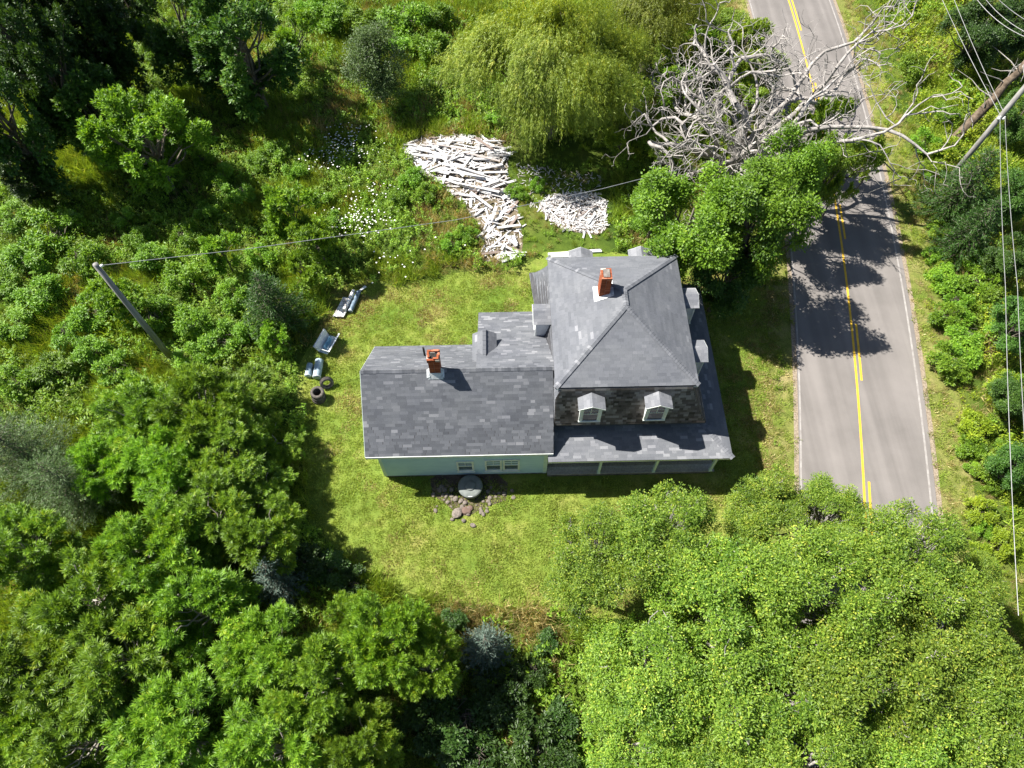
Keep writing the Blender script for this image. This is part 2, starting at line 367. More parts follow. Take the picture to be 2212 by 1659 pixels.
# --- wing walls
EZ, EY, RZ, RY, BY = 2.85, -0.15, 5.5, 2.9, 5.95     # wing: eave height, front eave, ridge height, ridge, back eave
SL = (RZ - EZ) / (RY - EY)
w = MB()
def prism_x(mb, prof, x0, x1):
    k = len(prof); vs = [(x0, y, z) for y, z in prof] + [(x1, y, z) for y, z in prof]
    mb.add(vs, [tuple(range(k - 1, -1, -1)), tuple(range(k, 2 * k))] + [(i, (i + 1) % k, k + (i + 1) % k, k + i) for i in range(k)])
prism_x(w, [(0, 0.25), (0, EZ - 0.02), (RY, RZ - 0.16), (5.75, EZ - 0.02), (5.75, 0.25)], 0, 8.0)
part(w, 'wing_wall', 'siding')
w = MB()
for i in range(20):                                   # clapboards on the sunless front wall
    z0 = 0.27 + i * 0.123
    w.add([(0.10, -0.022, z0), (7.88, -0.022, z0), (7.88, -0.004, z0 + 0.121), (0.10, -0.004, z0 + 0.121), (0.10, 0, z0), (7.88, 0, z0)],
          [(0, 1, 2, 3), (4, 5, 1, 0)])
part(w, 'clapboard', 'siding')
w = MB(); w.box((0.02, 0.04, -0.2), (7.98, 5.7, 0.248)); part(w, 'foundation', 'foundation')
for x0, x1 in ((-0.012, 0.13), (7.82, 8.01)):
    w = MB(); w.box((x0, -0.035, 0.24), (x1, 0.12, EZ - 0.03)); part(w, 'corner_board', 'trim_cool')
w = MB(); w.box((-0.49, EY - 0.035, EZ - 0.19), (4.98, EY - 0.005, EZ - 0.012)); w.box((4.99, EY - 0.032, EZ - 0.18), (8.22, EY - 0.005, EZ - 0.012))
part(w, 'fascia', 'trim_white')
w = MB(); w.box((-0.49, EY - 0.005, EZ - 0.21), (8.2, 0.0, EZ - 0.18)); part(w, 'soffit', 'trim_white')
# --- windows of the wing
def window(x0, x1, z0, z1, y=-0.02, muntin=True):
    f = MB(); t = 0.09
    f.box((x0 - t, y - 0.05, z0 - 0.05), (x0, y + 0.06, z1 + t)); f.box((x1, y - 0.05, z0 - 0.05), (x1 + t, y + 0.06, z1 + t))
    f.box((x0, y - 0.05, z1), (x1, y + 0.06, z1 + t)); f.box((x0 - t - 0.03, y - 0.10, z0 - 0.10), (x1 + t + 0.03, y + 0.06, z0 - 0.052))
    f.box((x0, y - 0.035, z0 - 0.05), (x1, y + 0.04, z0 + 0.04))
    zm = (z0 + z1) / 2
    f.box((x0, y - 0.03, zm - 0.03), (x1, y + 0.04, zm + 0.03))
    if muntin:
        xm = (x0 + x1) / 2
        f.box((xm - 0.015, y - 0.02, zm + 0.03), (xm + 0.015, y + 0.03, z1)); f.box((x0, y - 0.018, (zm + z1) / 2 - 0.012), (x1, y + 0.03, (zm + z1) / 2 + 0.012))
    o = part(f, 'window', 'trim_white')
    p = MB(); p.box((x0, y + 0.0, z0 + 0.04), (x1, y + 0.015, zm - 0.03)); part(p, 'pane', 'glass', o)
    p = MB(); p.box((x0, y + 0.005, zm + 0.03), (x1, y + 0.02, z1)); part(p, 'pane', 'glass', o)
window(3.72, 4.37, 0.80, 1.80)
window(5.08, 5.72, 0.78, 1.88); window(5.95, 6.58, 0.78, 1.88)

# --- shingle layer
class Shingles:
    def __init__(self): self.V = []; self.Q = []; self.T = []; self.n = 0
    def piece(self, P0, U, Vv, N, u0, u1, v0, v1, t, th=0.003):
        a = [P0 + U * u0 + Vv * v0 + N * th, P0 + U * u1 + Vv * v0 + N * th, P0 + U * u1 + Vv * v1 + N * 0.001, P0 + U * u0 + Vv * v1 + N * 0.001,
             P0 + U * u0 + Vv * v0 - N * 0.001, P0 + U * u1 + Vv * v0 - N * 0.001]
        self.V += [tuple(p) for p in a]; self.T += [t] * 6; n = self.n
        self.Q += [(n, n + 1, n + 2, n + 3), (n + 4, n + 5, n + 1, n)]
        self.n += 6
    def build(self, name, parent, mat='shingle'):
        o = link(name, mesh_np(name, np.array(self.V), np.array(self.Q), self.T), mat, parent); o['kind'] = 'stuff'; return o
def tone(x, y, base, spread, light):
    v = float(vnoise(np.array([x]), np.array([y]), 0.8, 5)[0]) - 0.5
    t = base + v * spread + rnd.uniform(-0.5, 0.5) * spread
    if rnd.random() < light: t += rnd.uniform(0.15, 0.38)
    return min(max(t, 0.0), 1.0)
ROWH = 0.142
def shingle_face(sh, P0, P1, P2, P3, base=0.5, spread=0.25, light=0.12, collect=None, row=ROWH, wmin=0.18, wmax=0.46, th=0.003):
    """face with eave P0->P1 and upper edge P3->P2 (trapezoid or triangle)"""
    P0, P1, P2, P3 = map(Vector, (P0, P1, P2, P3))
    U = (P1 - P0).normalized(); tmp = P3 - P0; Vv = (tmp - U * tmp.dot(U)).normalized(); N = U.cross(Vv)
    if N.z < 0: N = -N
    Lv = (P3 - P0).dot(Vv); ua0 = 0.0; ub0 = (P1 - P0).dot(U); ua1 = (P3 - P0).dot(U); ub1 = (P2 - P0).dot(U)
    rows = int(math.ceil(Lv / row))
    for r_ in range(rows):
        v0 = r_ * row; v1 = min(v0 + row * 1.12, Lv); f = min((v0 + row * 0.5) / Lv, 1)
        a = ua0 + (ua1 - ua0) * f; b = ub0 + (ub1 - ub0) * f
        u = a - rnd.uniform(0, 0.2)
        while u < b:
            wd = rnd.uniform(wmin, wmax); s0 = max(u, a); s1 = min(u + wd - 0.004, b)
            if s1 - s0 > 0.02:
                c = P0 + U * s0 + Vv * v0
                t = tone(s0 * 1.0 + P0.x, v0 * 2 + P0.y * 3, base, spread, light)
                if collect is not None and r_ < collect[0]: collect[1].append((P0, U, Vv, N, s0, s1, v0, v1, t))
                else: sh.piece(P0, U, Vv, N, s0, s1, v0 + rnd.uniform(-.004, .004), v1, t, th)
            u += wd
# --- wing roof
w = MB(); X0, X1 = -0.5, 8.23
w.slab([(X0, EY, EZ), (X1, EY, EZ), (X1, RY, RZ), (X0, RY, RZ)], 0.07)
w.slab([(X0, RY, RZ), (4.74, RY, RZ), (4.74, BY, EZ), (X0, BY, EZ)], 0.07)
wing_roof = part(w, 'wing_roof', 'under_roof', label='grey shingled gable roof of the low wing')
sh = Shingles(); coll = []
shingle_face(sh, (X0, EY, EZ), (X1, EY, EZ), (X1, RY, RZ), (X0, RY, RZ), 0.46, 0.36, 0.20, collect=(10, coll))
shingle_face(sh, (4.74, BY, EZ), (X0, BY, EZ), (X0, RY, RZ), (4.74, RY, RZ), 0.5, 0.36, 0.2)
coll = coll[:300] if len(coll) > 300 else coll
vari = {}
for (P0, U, Vv, N, s0, s1, v0, v1, t) in coll:        # the lowest courses: each shingle an object, sharing a few meshes
    key = (round((s1 - s0) / 0.06), round(t * 9))
    if key not in vari:
        s = Shingles(); s.piece(Vector((0, 0, 0)), Vector((1, 0, 0)), Vector((0, 1, 0)), Vector((0, 0, 1)), 0, max(key[0], 1) * 0.06 - 0.003, 0, ROWH * 1.12, key[1] / 9)
        me = mesh_np('shingle', np.array(s.V), np.array(s.Q), s.T); me.materials.append(M['shingle']); vari[key] = me
    o = bpy.data.objects.new('shingle', vari[key]); COL.objects.link(o); o.parent = wing_roof
    p = P0 + U * s0 + Vv * (v0 + rnd.uniform(-.004, .004)); rm = Matrix((U, Vv, N)).transposed().to_4x4(); rm.translation = p
    o.matrix_local = rm
sh.build('shingles', wing_roof)
w = Shingles()                                         # ridge caps
x = X0
while x < 8.2:
    t = tone(x, 3, 0.55, 0.5, 0.25); wd = 0.145
    for s in (-1, 1):
        d = Vector((0, s * 1.0, -SL)).normalized(); N = Vector((0, s * SL, 1)).normalized(); U = Vector((1, 0, 0))
        w.piece(Vector((x, RY, RZ + 0.018)), d, U, N, 0, 0.14, 0, wd * 1.05, t, 0.010)
    x += wd
w.build('ridge_cap', wing_roof)
# white drip edge under the left rake
w = MB(); w.slab([(X0 - 0.02, EY, EZ - 0.02), (X0 - 0.001, EY, EZ - 0.02), (X0 - 0.001, RY, RZ - 0.02), (X0 - 0.02, RY, RZ - 0.02)], 0.14)
w.slab([(X0 - 0.02, RY, RZ - 0.02), (X0 - 0.001, RY, RZ - 0.02), (X0 - 0.001, BY, EZ - 0.02), (X0 - 0.02, BY, EZ - 0.02)], 0.14); part(w, 'rake_board', 'trim_cool', wing_roof)
# --- ell (lean-to behind the wing)
w = MB(); prism_x(w, [(5.75, 0.0), (5.75, 3.6), (7.7, 2.75), (7.7, 0.0)], 4.95, 7.9); part(w, 'lean_to_wall', 'siding')
LY, LZ = 7.9, 2.9
w = MB(); w.slab([(4.74, RY, RZ - 0.002), (8.4, RY, RZ - 0.002), (8.4, LY, LZ), (4.74, LY, LZ)], 0.08); ell = part(w, 'lean_to_roof', 'under_roof')
sh = Shingles(); shingle_face(sh, (8.35, LY, LZ), (4.74, LY, LZ), (4.74, RY, RZ), (8.35, RY, RZ), 0.55, 0.34, 0.2); sh.build('shingles', ell)
# --- vent dormer over the step between the two back slopes
def gable_roof(mb, sh, x0, x1, y0, y1, ze, zr, oh=0.0, base=0.6, spread=0.2):
    xm = (x0 + x1) / 2
    mb.slab([(x0, y0, ze), (xm, y0, zr), (xm, y1, zr), (x0, y1, ze)], 0.05); mb.slab([(x1, y0, ze), (xm, y0, zr), (xm, y1, zr), (x1, y1, ze)], 0.05)
    shingle_face(sh, (x0, y1, ze), (x0, y0, ze), (xm, y0, zr), (xm, y1, zr), base, spread, 0.1)
    shingle_face(sh, (x1, y0, ze), (x1, y1, ze), (xm, y1, zr), (xm, y0, zr), base, spread, 0.1)
w = MB(); prism = [(4.62, 3.2), (5.58, 3.2), (5.58, 4.60), (5.1, 4.93), (4.62, 4.60)]
k = 5; w.add([(x, 3.75, z) for x, z in prism] + [(x, 5.3, z) for x, z in prism], [tuple(range(5)), tuple(range(9, 4, -1))] + [(i, k + i, k + (i + 1) % k, (i + 1) % k) for i in range(k)])
bd = part(w, 'back_dormer', 'dormer_side')
w = MB(); sh = Shingles(); gable_roof(w, sh, 4.52, 5.68, 3.35, 5.42, 4.60, 4.98); r_ = part(w, 'dormer_roof', 'under_roof', bd); sh.build('dormer_shingles', bd)
w = MB()
for i in range(14): w.box((5.02, 3.6 + i * 0.13, 4.97), (5.18, 3.6 + i * 0.13 + 0.125, 4.995 + 0.01 * (i % 2)))
part(w, 'ridge_cap', 'shingle', bd)

# --- main block
FX0, FX1, FY0, FY1, FZ = 7.43, 15.32, 0.93, 9.9, 3.6     # foot of the flared lower slope
TX0, TX1, TY0, TY1, TZ = 8.5, 14.35, 1.62, 8.85, 5.75     # its top under the hip roof
w = MB(); w.box((8.02, 1.6, 0.4), (14.9, 9.4, FZ)); part(w, 'main_wall', 'siding')
w = MB(); w.box((8.03, 1.8, -0.2), (14.95, 9.35, 0.42)); part(w, 'foundation', 'foundation')
def flare(s):
    return s ** 0.75
def mrect(s):
    f = flare(s); z = FZ + (TZ - FZ) * s
    return (FX0 + (TX0 - FX0) * f, FX1 + (TX1 - FX1) * f, FY0 + (TY0 - FY0) * s ** 0.95, FY1 + (TY1 - FY1) * f, z)
w = MB(); NS = 9
rings = []
for i in range(NS + 1):
    a, b, c, d, z = mrect(i / NS); rings += [(max(a, 8.27), c, z), (b, c, z), (b, d, z), (a, d, z)]
w.add(rings + [(8.27, FY0, FZ - 0.12), (FX1, FY0, FZ - 0.12), (FX1, FY1, FZ - 0.12), (FX0, FY1, FZ - 0.12)],
      [(4 * i + j, 4 * i + (j + 1) % 4, 4 * i + 4 + (j + 1) % 4, 4 * i + 4 + j) for i in range(NS) for j in range(4)] +
      [(4 * NS + 4 + j, 4 * NS + 4 + (j + 1) % 4, (j + 1) % 4, j) for j in range(4)] + [(4 * NS + 7, 4 * NS + 6, 4 * NS + 5, 4 * NS + 4)])
mans = part(w, 'flared_roof', 'under_roof', label='flared lower roof slope with old brownish shingles')
sh_old = Shingles(); sh_new = Shingles(); NR = 17
for i in range(NR):
    a0, b0, c0, d0, z0 = mrect(i / NR); a1, b1, c1, d1, z1 = mrect((i + 1) / NR)
    f0, f1 = max(a0, 8.27), max(a1, 8.27)
    one = [((f0, c0, z0), (b0, c0, z0), (b1, c1, z1), (f1, c1, z1), sh_old, 0.5, 0.8), ((b0, c0, z0), (b0, d0, z0), (b1, d1, z1), (b1, c1, z1), sh_old, 0.4, 0.5),
           ((b0, d0, z0), (a0, d0, z0), (a1, d1, z1), (b1, d1, z1), sh_new, 0.5, 0.3), ((a0, d0, z0), (f0, c0, z0), (f1, c1, z1), (a1, d1, z1), sh_new, 0.5, 0.3)]
    for P0, P1, P2, P3, s, bs, sp in one:
        ln = (Vector(P3) - Vector(P0)).length
        shingle_face(s, P0, P1, P2, P3, bs, sp, 0.1, row=ln + 0.02, wmin=0.12, wmax=0.3, th=0.012)
sh_old.build('old_shingles', mans, 'shingle_old'); sh_new.build('shingles', mans, 'shingle')
# hip roof
HX0, HX1, HY0, HY1, HZ = 8.25, 14.62, 1.66, 9.05, 5.8
PX, PY0, PY1, PZ = 11.48, 4.85, 5.75, 7.45
w = MB()
c_ = [(HX0, HY0, HZ), (HX1, HY0, HZ), (HX1, HY1, HZ), (HX0, HY1, HZ)]; pk = [(PX, PY0, PZ), (PX, PY1, PZ)]
w.add(c_ + pk + [(x, y, HZ - 0.10) for x, y, z in c_],
      [(0, 1, 4), (1, 2, 5, 4), (2, 3, 5), (3, 0, 4, 5), (9, 8, 7, 6)] + [(6 + j, 6 + (j + 1) % 4, (j + 1) % 4, j) for j in range(4)])
hip = part(w, 'hip_roof', 'under_roof', label='smooth grey shingled hip roof with a short ridge')
sh = Shingles()
for a, b, c, d in ((c_[0], c_[1], pk[0], pk[0]), (c_[1], c_[2], pk[1], pk[0]), (c_[2], c_[3], pk[1], pk[1]), (c_[3], c_[0], pk[0], pk[1])):
    shingle_face(sh, a, b, c, d, 0.64, 0.24, 0.01)
sh.build('shingles', hip)
w = Shingles()
for a, b in ((c_[0], pk[0]), (c_[1], pk[0]), (c_[2], pk[1]), (c_[3], pk[1]), (pk[0], pk[1])):
    A, B = Vector(a), Vector(b); d = (B - A).normalized(); side = d.cross(Vector((0, 0, 1))).normalized(); ln = (B - A).length; k = int(ln / 0.14)
    for i in range(k):
        t = tone(i * .3, A.x, 0.62, 0.25, 0.08)
        for s in (-1, 1):
            dn = (side * s + Vector((0, 0, -0.33))).normalized(); N = dn.cross(d); N = N if N.z > 0 else -N
            w.piece(A + Vector((0, 0, 0.03)) + d * (i * ln / k), dn, d, N, 0, 0.13, 0, ln / k * 1.08, t, 0.012)
w.build('hip_cap', hip)
w = MB(); w.box((HX0 + 0.03, HY0 - 0.012, HZ - 0.16), (HX1 - 0.03, HY0 + 0.02, HZ - 0.102)); w.box((HX1 - 0.02, HY0 + .02, HZ - 0.16), (HX1 + 0.012, HY1, HZ - 0.102))
part(w, 'fascia', 'trim_white', hip)

# --- dormers of the flared roof
def dormer(cx, cy, ang, z0=3.82, z1=5.27, zr=5.53, hw=0.48, depth=0.85, blind=False):
    """cx, cy: middle of the face; ang 0 = faces -y"""
    T = Matrix.Translation((cx, cy, 0)) @ Matrix.Rotation(ang, 4, 'Z')
    def tm(mb): mb.v = [tuple(T @ Vector(p)) for p in mb.v]; return mb
    w = MB(); w.add([(-hw, 0, z0), (hw, 0, z0), (hw, 0, z1), (0, 0, zr - 0.06), (-hw, 0, z1), (-hw, depth, z0), (hw, depth, z0), (hw, depth, z1), (0, depth, zr - 0.06), (-hw, depth, z1)],
                    [(0, 1, 2, 3, 4), (1, 6, 7, 2), (5, 0, 4, 9), (0, 5, 6, 1)])
    d = part(tm(w), 'dormer', 'dormer_side')
    w = MB(); t = 0.10
    w.box((-hw - 0.02, -0.03, z0 - 0.02), (-hw + t, 0.05, z1)); w.box((hw - t, -0.03, z0 - 0.02), (hw + 0.02, 0.05, z1))
    w.box((-hw - 0.03, -0.06, z0 - 0.07), (hw + 0.03, 0.03, z0)); w.box((-hw + t, -0.02, z1 - 0.09), (hw - t, 0.03, z1))
    zm = (z0 + z1) / 2 - 0.02
    w.box((-hw + t, -0.015, zm - 0.025), (hw - t, 0.03, zm + 0.025)); w.box((-hw + t, -0.02, z0), (-hw + t + 0.05, 0.02, z1 - 0.09)); w.box((hw - t - 0.05, -0.02, z0), (hw - t, 0.02, z1 - 0.09))
    w.box((-0.015, -0.012, zm), (0.015, 0.02, z1 - 0.09)); w.box((-hw + t, -0.010, (zm + z1) / 2 - 0.06), (hw - t, 0.02, (zm + z1) / 2 - 0.035))
    part(tm(w), 'window_frame', 'trim_white', d)
    w = MB(); w.box((-hw + t + 0.05, -0.006, z0 + 0.01), (hw - t - 0.05, 0.008, zm - 0.025)); w.box((-hw + t + 0.05, -0.004, zm + 0.025), (hw - t - 0.05, 0.009, z1 - 0.09)); part(tm(w), 'pane', 'glass', d)
    w = MB(); oh = 0.13; y0 = -0.14
    ze = z1 - 0.04
    for s in (-1, 1):
        w.slab([(s * (hw + oh), y0, ze), (0, y0, zr), (0, depth, zr), (s * (hw + oh), depth, ze)], 0.04)
    part(tm(w), 'dormer_roof', 'under_roof', d)
    sh = Shingles()
    for s in (-1, 1):
        a = [T @ Vector(p) for p in ((s * (hw + oh), y0, ze), (s * (hw + oh), depth, ze), (0, depth, zr), (0, y0, zr))]
        if s < 0: a = [a[1], a[0], a[3], a[2]]
        shingle_face(sh, *a, 0.84, 0.16, 0.08, row=0.14)
    sh.build('dormer_shingles', d)
    w = MB()
    for s in (-1, 1): w.slab([(s * (hw + oh), y0 - 0.02, ze - 0.012), (0, y0 - 0.02, zr - 0.012), (0, y0 - 0.001, zr - 0.012), (s * (hw + oh), y0 - 0.001, ze - 0.012)], 0.07)
    part(tm(w), 'barge_board', 'trim_white', d)
    return d
dormer(9.87, 0.97, 0, z0=3.92); dormer(12.85, 0.97, 0, z0=3.92)
dormer(15.24, 3.8, R(90)); dormer(15.3, 6.85, R(90))
dormer(7.58, 6.05, R(-90))
dormer(9.98, 9.78, R(180)); dormer(13.0, 9.78, R(180))

# --- porch
PE_Y, PE_X, PEZ, PTZ = -0.48, 16.6, 2.6, 2.95
w = MB()
w.slab([(7.98, PE_Y, PEZ), (PE_X, PE_Y, PEZ), (15.1, 1.58, PTZ), (7.98, 1.58, PTZ)], 0.07)
w.slab([(PE_X, PE_Y, PEZ), (PE_X, 9.6, PEZ), (15.1, 9.6, PTZ), (15.1, 1.58, PTZ)], 0.07)
porch_roof = part(w, 'porch_roof', 'under_roof', label='low shingled porch roof wrapping two sides of the house')
sh = Shingles()
shingle_face(sh, (7.98, PE_Y, PEZ), (PE_X, PE_Y, PEZ), (15.1, 1.58, PTZ), (7.98, 1.58, PTZ), 0.74, 0.30, 0.12)
shingle_face(sh, (PE_X, PE_Y, PEZ), (PE_X, 9.6, PEZ), (15.1, 9.6, PTZ), (15.1, 1.58, PTZ), 0.6, 0.25, 0.1)
sh.build('shingles', porch_roof)
w = Shingles(); A, B = Vector((PE_X, PE_Y, PEZ + .02)), Vector((15.1, 1.58, PTZ + .02)); d = (B - A).normalized(); side = d.cross(Vector((0, 0, 1))).normalized()
for i in range(17):
    for s in (-1, 1):
        dn = (side * s + Vector((0, 0, -0.17))).normalized(); N = dn.cross(d); N = N if N.z > 0 else -N
        w.piece(A + d * i * 0.14, dn, d, N, 0, 0.14, 0, 0.15, 0.7 + rnd.uniform(-.2, .2), 0.012)
w.build('hip_cap', porch_roof)
w = MB(); w.box((8.0, PE_Y + 0.02, PEZ - 0.2), (PE_X - 0.03, PE_Y + 0.05, PEZ - 0.075)); w.box((PE_X - 0.05, PE_Y + 0.06, PEZ - 0.2), (PE_X - 0.02, 9.55, PEZ - 0.075)); part(w, 'fascia', 'trim_white')
w = MB(); w.box((8.0, -0.2, PEZ - 0.2), (16.3, -0.06, PEZ - 0.085)); w.box((16.14, -0.05, PEZ - 0.2), (16.3, 9.4, PEZ - 0.085)); part(w, 'porch_beam', 'trim_white')
for (x, y) in ((10.57, -0.13), (13.29, -0.13), (16.1, -0.13), (16.2, 3.1), (16.2, 6.2), (16.2, 9.3)):
    w = MB(); w.box((x - 0.06, y - 0.06, 0.42), (x + 0.06, y + 0.06, PEZ - 0.2)); w.box((x - 0.085, y - 0.085, 0.42), (x + 0.085, y + 0.085, 0.5)); part(w, 'porch_post', 'trim_cool')
w = MB(); w.box((8.05, -0.14, 0.05), (16.2, 1.7, 0.36)); w.box((15.05, 1.72, 0.05), (16.25, 9.4, 0.36)); part(w, 'porch_base', 'foundation')
for i in range(14):
    w = MB(); w.tint = rnd.random(); y0 = -0.2 + i * 0.14
    w.box((8.02 + rnd.uniform(0, .03), y0, 0.37), (16.3 + rnd.uniform(-.03, .02), y0 + 0.132, 0.402 + rnd.uniform(0, .004))); part(w, 'floor_plank', 'plank')
for i in range(9):
    w = MB(); w.tint = rnd.random(); x0 = 15.04 + i * 0.14; w.box((x0, 1.78, 0.37), (x0 + 0.132, 9.45, 0.402)); part(w, 'floor_plank', 'plank')

# --- chimneys
BRK = {}
def brick_mesh(lx, ly, lz, k):
    key = (lx, ly, lz, k)
    if key not in BRK:
        w = MB(); w.tint = k / 7; w.box((-lx / 2, -ly / 2, 0), (lx / 2, ly / 2, lz)); me = w.mesh('brick'); me.materials.append(M['brick']); BRK[key] = me
    return BRK[key]
def chimney(cx, cy, sx, sy, zb, zt, lab, corbel=True, ragged=False):
    w = MB(); w.box((cx - sx / 2 + 0.02, cy - sy / 2 + 0.02, zb - 0.6), (cx + sx / 2 - 0.02, cy + sy / 2 - 0.02, zt - 0.13))
    ch = part(w, 'chimney', 'mortar', label=lab)
    H_ = 0.075; z = zb - 0.45; i = 0
    while z < zt - 0.01:
        top = zt - z < 0.24; ex = 0.035 if (corbel and 0.07 < zt - z < 0.32) else 0.0
        bx, by = sx / 2 + ex, sy / 2 + ex; nx = max(2, round(2 * bx / 0.21)); ny = max(2, round((2 * by - 0.18) / 0.21)); off = (i % 2)
        lx = 2 * bx / nx; ly = (2 * by - 0.19) / ny
        kk = lambda: min(7, max(0, int(rnd.gauss(2.6, 1.4)) + (3 if top and rnd.random() < .6 else 0)))
        for s in (-1, 1):
            for j in range(nx):
                if ragged and zt - z < 0.08 and rnd.random() < 0.35: continue
                o = link('brick', brick_mesh(round(lx - 0.012, 3), 0.088, H_ - 0.01, kk()), None, ch)
                o.location = (cx - bx + lx * (j + 0.5), cy + s * (by - 0.046), z)
            for j in range(ny):
                if ragged and zt - z < 0.08 and rnd.random() < 0.35: continue
                o = link('brick', brick_mesh(0.088, round(ly - 0.012, 3), H_ - 0.01, kk()), None, ch)
                o.location = (cx + s * (bx - 0.046), cy - by + 0.095 + ly * (j + 0.5), z)
        z += H_; i += 1
    w = MB(); w.box((cx - sx / 2 + 0.11, cy - sy / 2 + 0.11, zt - 0.2), (cx + sx / 2 - 0.11, cy + sy / 2 - 0.11, zt - 0.10)); part(w, 'flue', 'flue', ch)
    return ch
c1_ = chimney(2.9, 2.98, 0.50, 0.50, 5.2, 6.68, 'red brick chimney with a corbelled, broken top on the wing ridge', True, True)
w = MB(); fl = 0.12
w.add([(2.56, 2.55, EZ + SL * (2.55 - EY) + 0.03), (3.26, 2.55, EZ + SL * (2.55 - EY) + 0.03), (3.15, 2.72, EZ + SL * (2.72 - EY) + 0.16), (2.65, 2.72, EZ + SL * (2.72 - EY) + 0.16)], [(0, 1, 2, 3)])
w.add([(3.15, 2.6, 5.35), (3.3, 2.6, 5.27), (3.3, RY, 5.53), (3.15, RY, 5.66)], [(0, 1, 2, 3)])
w.add([(2.65, 2.6, 5.35), (2.5, 2.6, 5.27), (2.5, RY, 5.53), (2.65, RY, 5.66)], [(3, 2, 1, 0)])
part(w, 'flashing', 'flashing', c1_)
c2_ = chimney(10.62, 6.02, 0.48, 0.60, 6.85, 8.25, 'tall red brick chimney rising from the hip roof', False, False)
w = MB(); hz = lambda x: HZ + (x - HX0) / (PX - HX0) * (PZ - HZ)
ga, gb = 10.38, 10.86
w.add([(ga - .2, 5.56, hz(ga - .2) + 0.03), (ga, 5.70, hz(ga) + .03), (ga, 6.36, hz(ga) + .03), (ga - .2, 6.42, hz(ga - .2) + 0.03)], [(0, 1, 2, 3)])
w.add([(ga - .2, 5.56, hz(ga - .2) + 0.028), (gb + .16, 5.56, hz(gb + .16) + 0.028), (gb + .02, 5.72, hz(gb) + .07), (ga - .02, 5.72, hz(ga) + .07)], [(0, 1, 2, 3)])
w.add([(gb, 5.70, hz(gb) + .03), (gb + .18, 5.56, hz(gb + .18) + .03), (gb + .18, 6.42, hz(gb + .18) + .03), (gb, 6.36, hz(gb) + .03)], [(0, 1, 2, 3)])
part(w, 'flashing', 'flashing', c2_)
w = MB(); w.box((10.48, 5.80, 8.12), (10.76, 6.24, 8.31)); part(w, 'flue_cap', 'foundation', c2_)
# vent pipe on the back slope of the wing
w = MB(); w.tube([(2.2, 4.6, 3.9), (2.2, 4.6, 4.75)], 0.05, 10); part(w, 'vent_pipe', 'rubber')

# ================================================================== VEGETATION
def leaves_mesh(name, P, D, Nn, Ln, Wd, T, fold=0.12):
    """rhombic leaves: base P, direction D, normal Nn, length Ln, width Wd, tint T"""
    D = unit(D); S = unit(np.cross(D, Nn)); Nn = np.cross(S, D)
    Ln = Ln[:, None]; Wd = Wd[:, None]
    mid = P + D * Ln * 0.45 - Nn * Wd * fold
    V = np.stack([P, mid + S * Wd * 0.5 + Nn * Wd * fold * 2, P + D * Ln, mid - S * Wd * 0.5 + Nn * Wd * fold * 2], 1).reshape(-1, 3)
    n = len(P); Q = np.arange(4 * n).reshape(n, 4)
    return mesh_np(name, V, Q, np.repeat(np.clip(T, 0, 1), 4))
def rdir(g, n, up=0.0):
    v = g.normal(size=(n, 3)); v = unit(v); v[:, 2] += up; return unit(v)
def crown_points(g, nlobe, ncl, semi, lobe_r=(0.32, 0.5), spread=0.62, shell=0.55, flat=0.0):
    """centres and outward directions of leaf clumps over a lumpy crown (unit ball times semi, centre at 0)"""
    lc = rdir(g, nlobe, 0.25) * (spread * (0.55 + 0.45 * g.random((nlobe, 1)))); lc[:, 2] *= (1 - flat)
    lr = g.uniform(*lobe_r, nlobe)
    k = g.choice(nlobe, ncl, p=lr ** 2 / (lr ** 2).sum())
    d = rdir(g, ncl, 0.35)
    rr = shell + (1 - shell) * g.random((ncl, 1)) ** 0.6
    p = lc[k] + d * lr[k][:, None] * rr
    out = unit(p + np.array([0, 0, 0.35]) * 1.0 + d * 0.5)
    lt = g.normal(0, 0.09, nlobe)[k]
    return p * np.array(semi), out, lc * np.array(semi), lr, lt
def crown_leaves(name, seed, semi, ncl, per, leaf, cl_len, cl_r, nlobe=12, droop=0.15, style='spray', lobe_r=(0.32, 0.5), spread=0.62, shell=0.55, flat=0.0, jit=0.16):
    g = np.random.default_rng(seed)
    c, out, lc, lr, lt = crown_points(g, nlobe, ncl, semi, lobe_r, spread, shell, flat)
    n = ncl * per; k = np.repeat(np.arange(ncl), per)
    ax = unit(out + g.normal(0, 0.35, (ncl, 3)) + np.array([0, 0, 0.25]))
    a = ax[k]; perp = rdir(g, n); perp = unit(perp - a * (perp * a).sum(1, keepdims=True))
    if style == 'rosette':
        t = g.random((n, 1)) ** 0.7
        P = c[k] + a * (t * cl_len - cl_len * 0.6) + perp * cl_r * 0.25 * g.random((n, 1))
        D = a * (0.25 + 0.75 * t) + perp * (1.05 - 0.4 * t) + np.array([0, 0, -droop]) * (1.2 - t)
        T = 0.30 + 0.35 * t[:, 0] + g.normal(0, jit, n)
    else:
        t = g.random((n, 1)); P = c[k] + a * (t - 0.5) * cl_len + perp * cl_r * np.sqrt(g.random((n, 1)))
        D = a * 0.4 + perp * 0.9 + np.array([0, 0, -droop]) + g.normal(0, 0.25, (n, 3)); T = 0.45 + g.normal(0, jit, n)
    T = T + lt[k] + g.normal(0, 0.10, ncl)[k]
    Nn = np.array([0, 0, 1.0]) + a * 0.5 + g.normal(0, 0.45, (n, 3))
    Ln = leaf[0] * g.uniform(0.65, 1.3, n); Wd = leaf[1] * g.uniform(0.7, 1.25, n)
    return leaves_mesh(name, P, D, Nn, Ln, Wd, T), c, lc
def wander(g, a, b, k, amp):
    a, b = np.array(a, float), np.array(b, float)
    pts = [a + (b - a) * i / (k - 1) for i in range(k)]
    for i in range(1, k - 1): pts[i] = pts[i] + g.normal(0, amp, 3)
    return pts
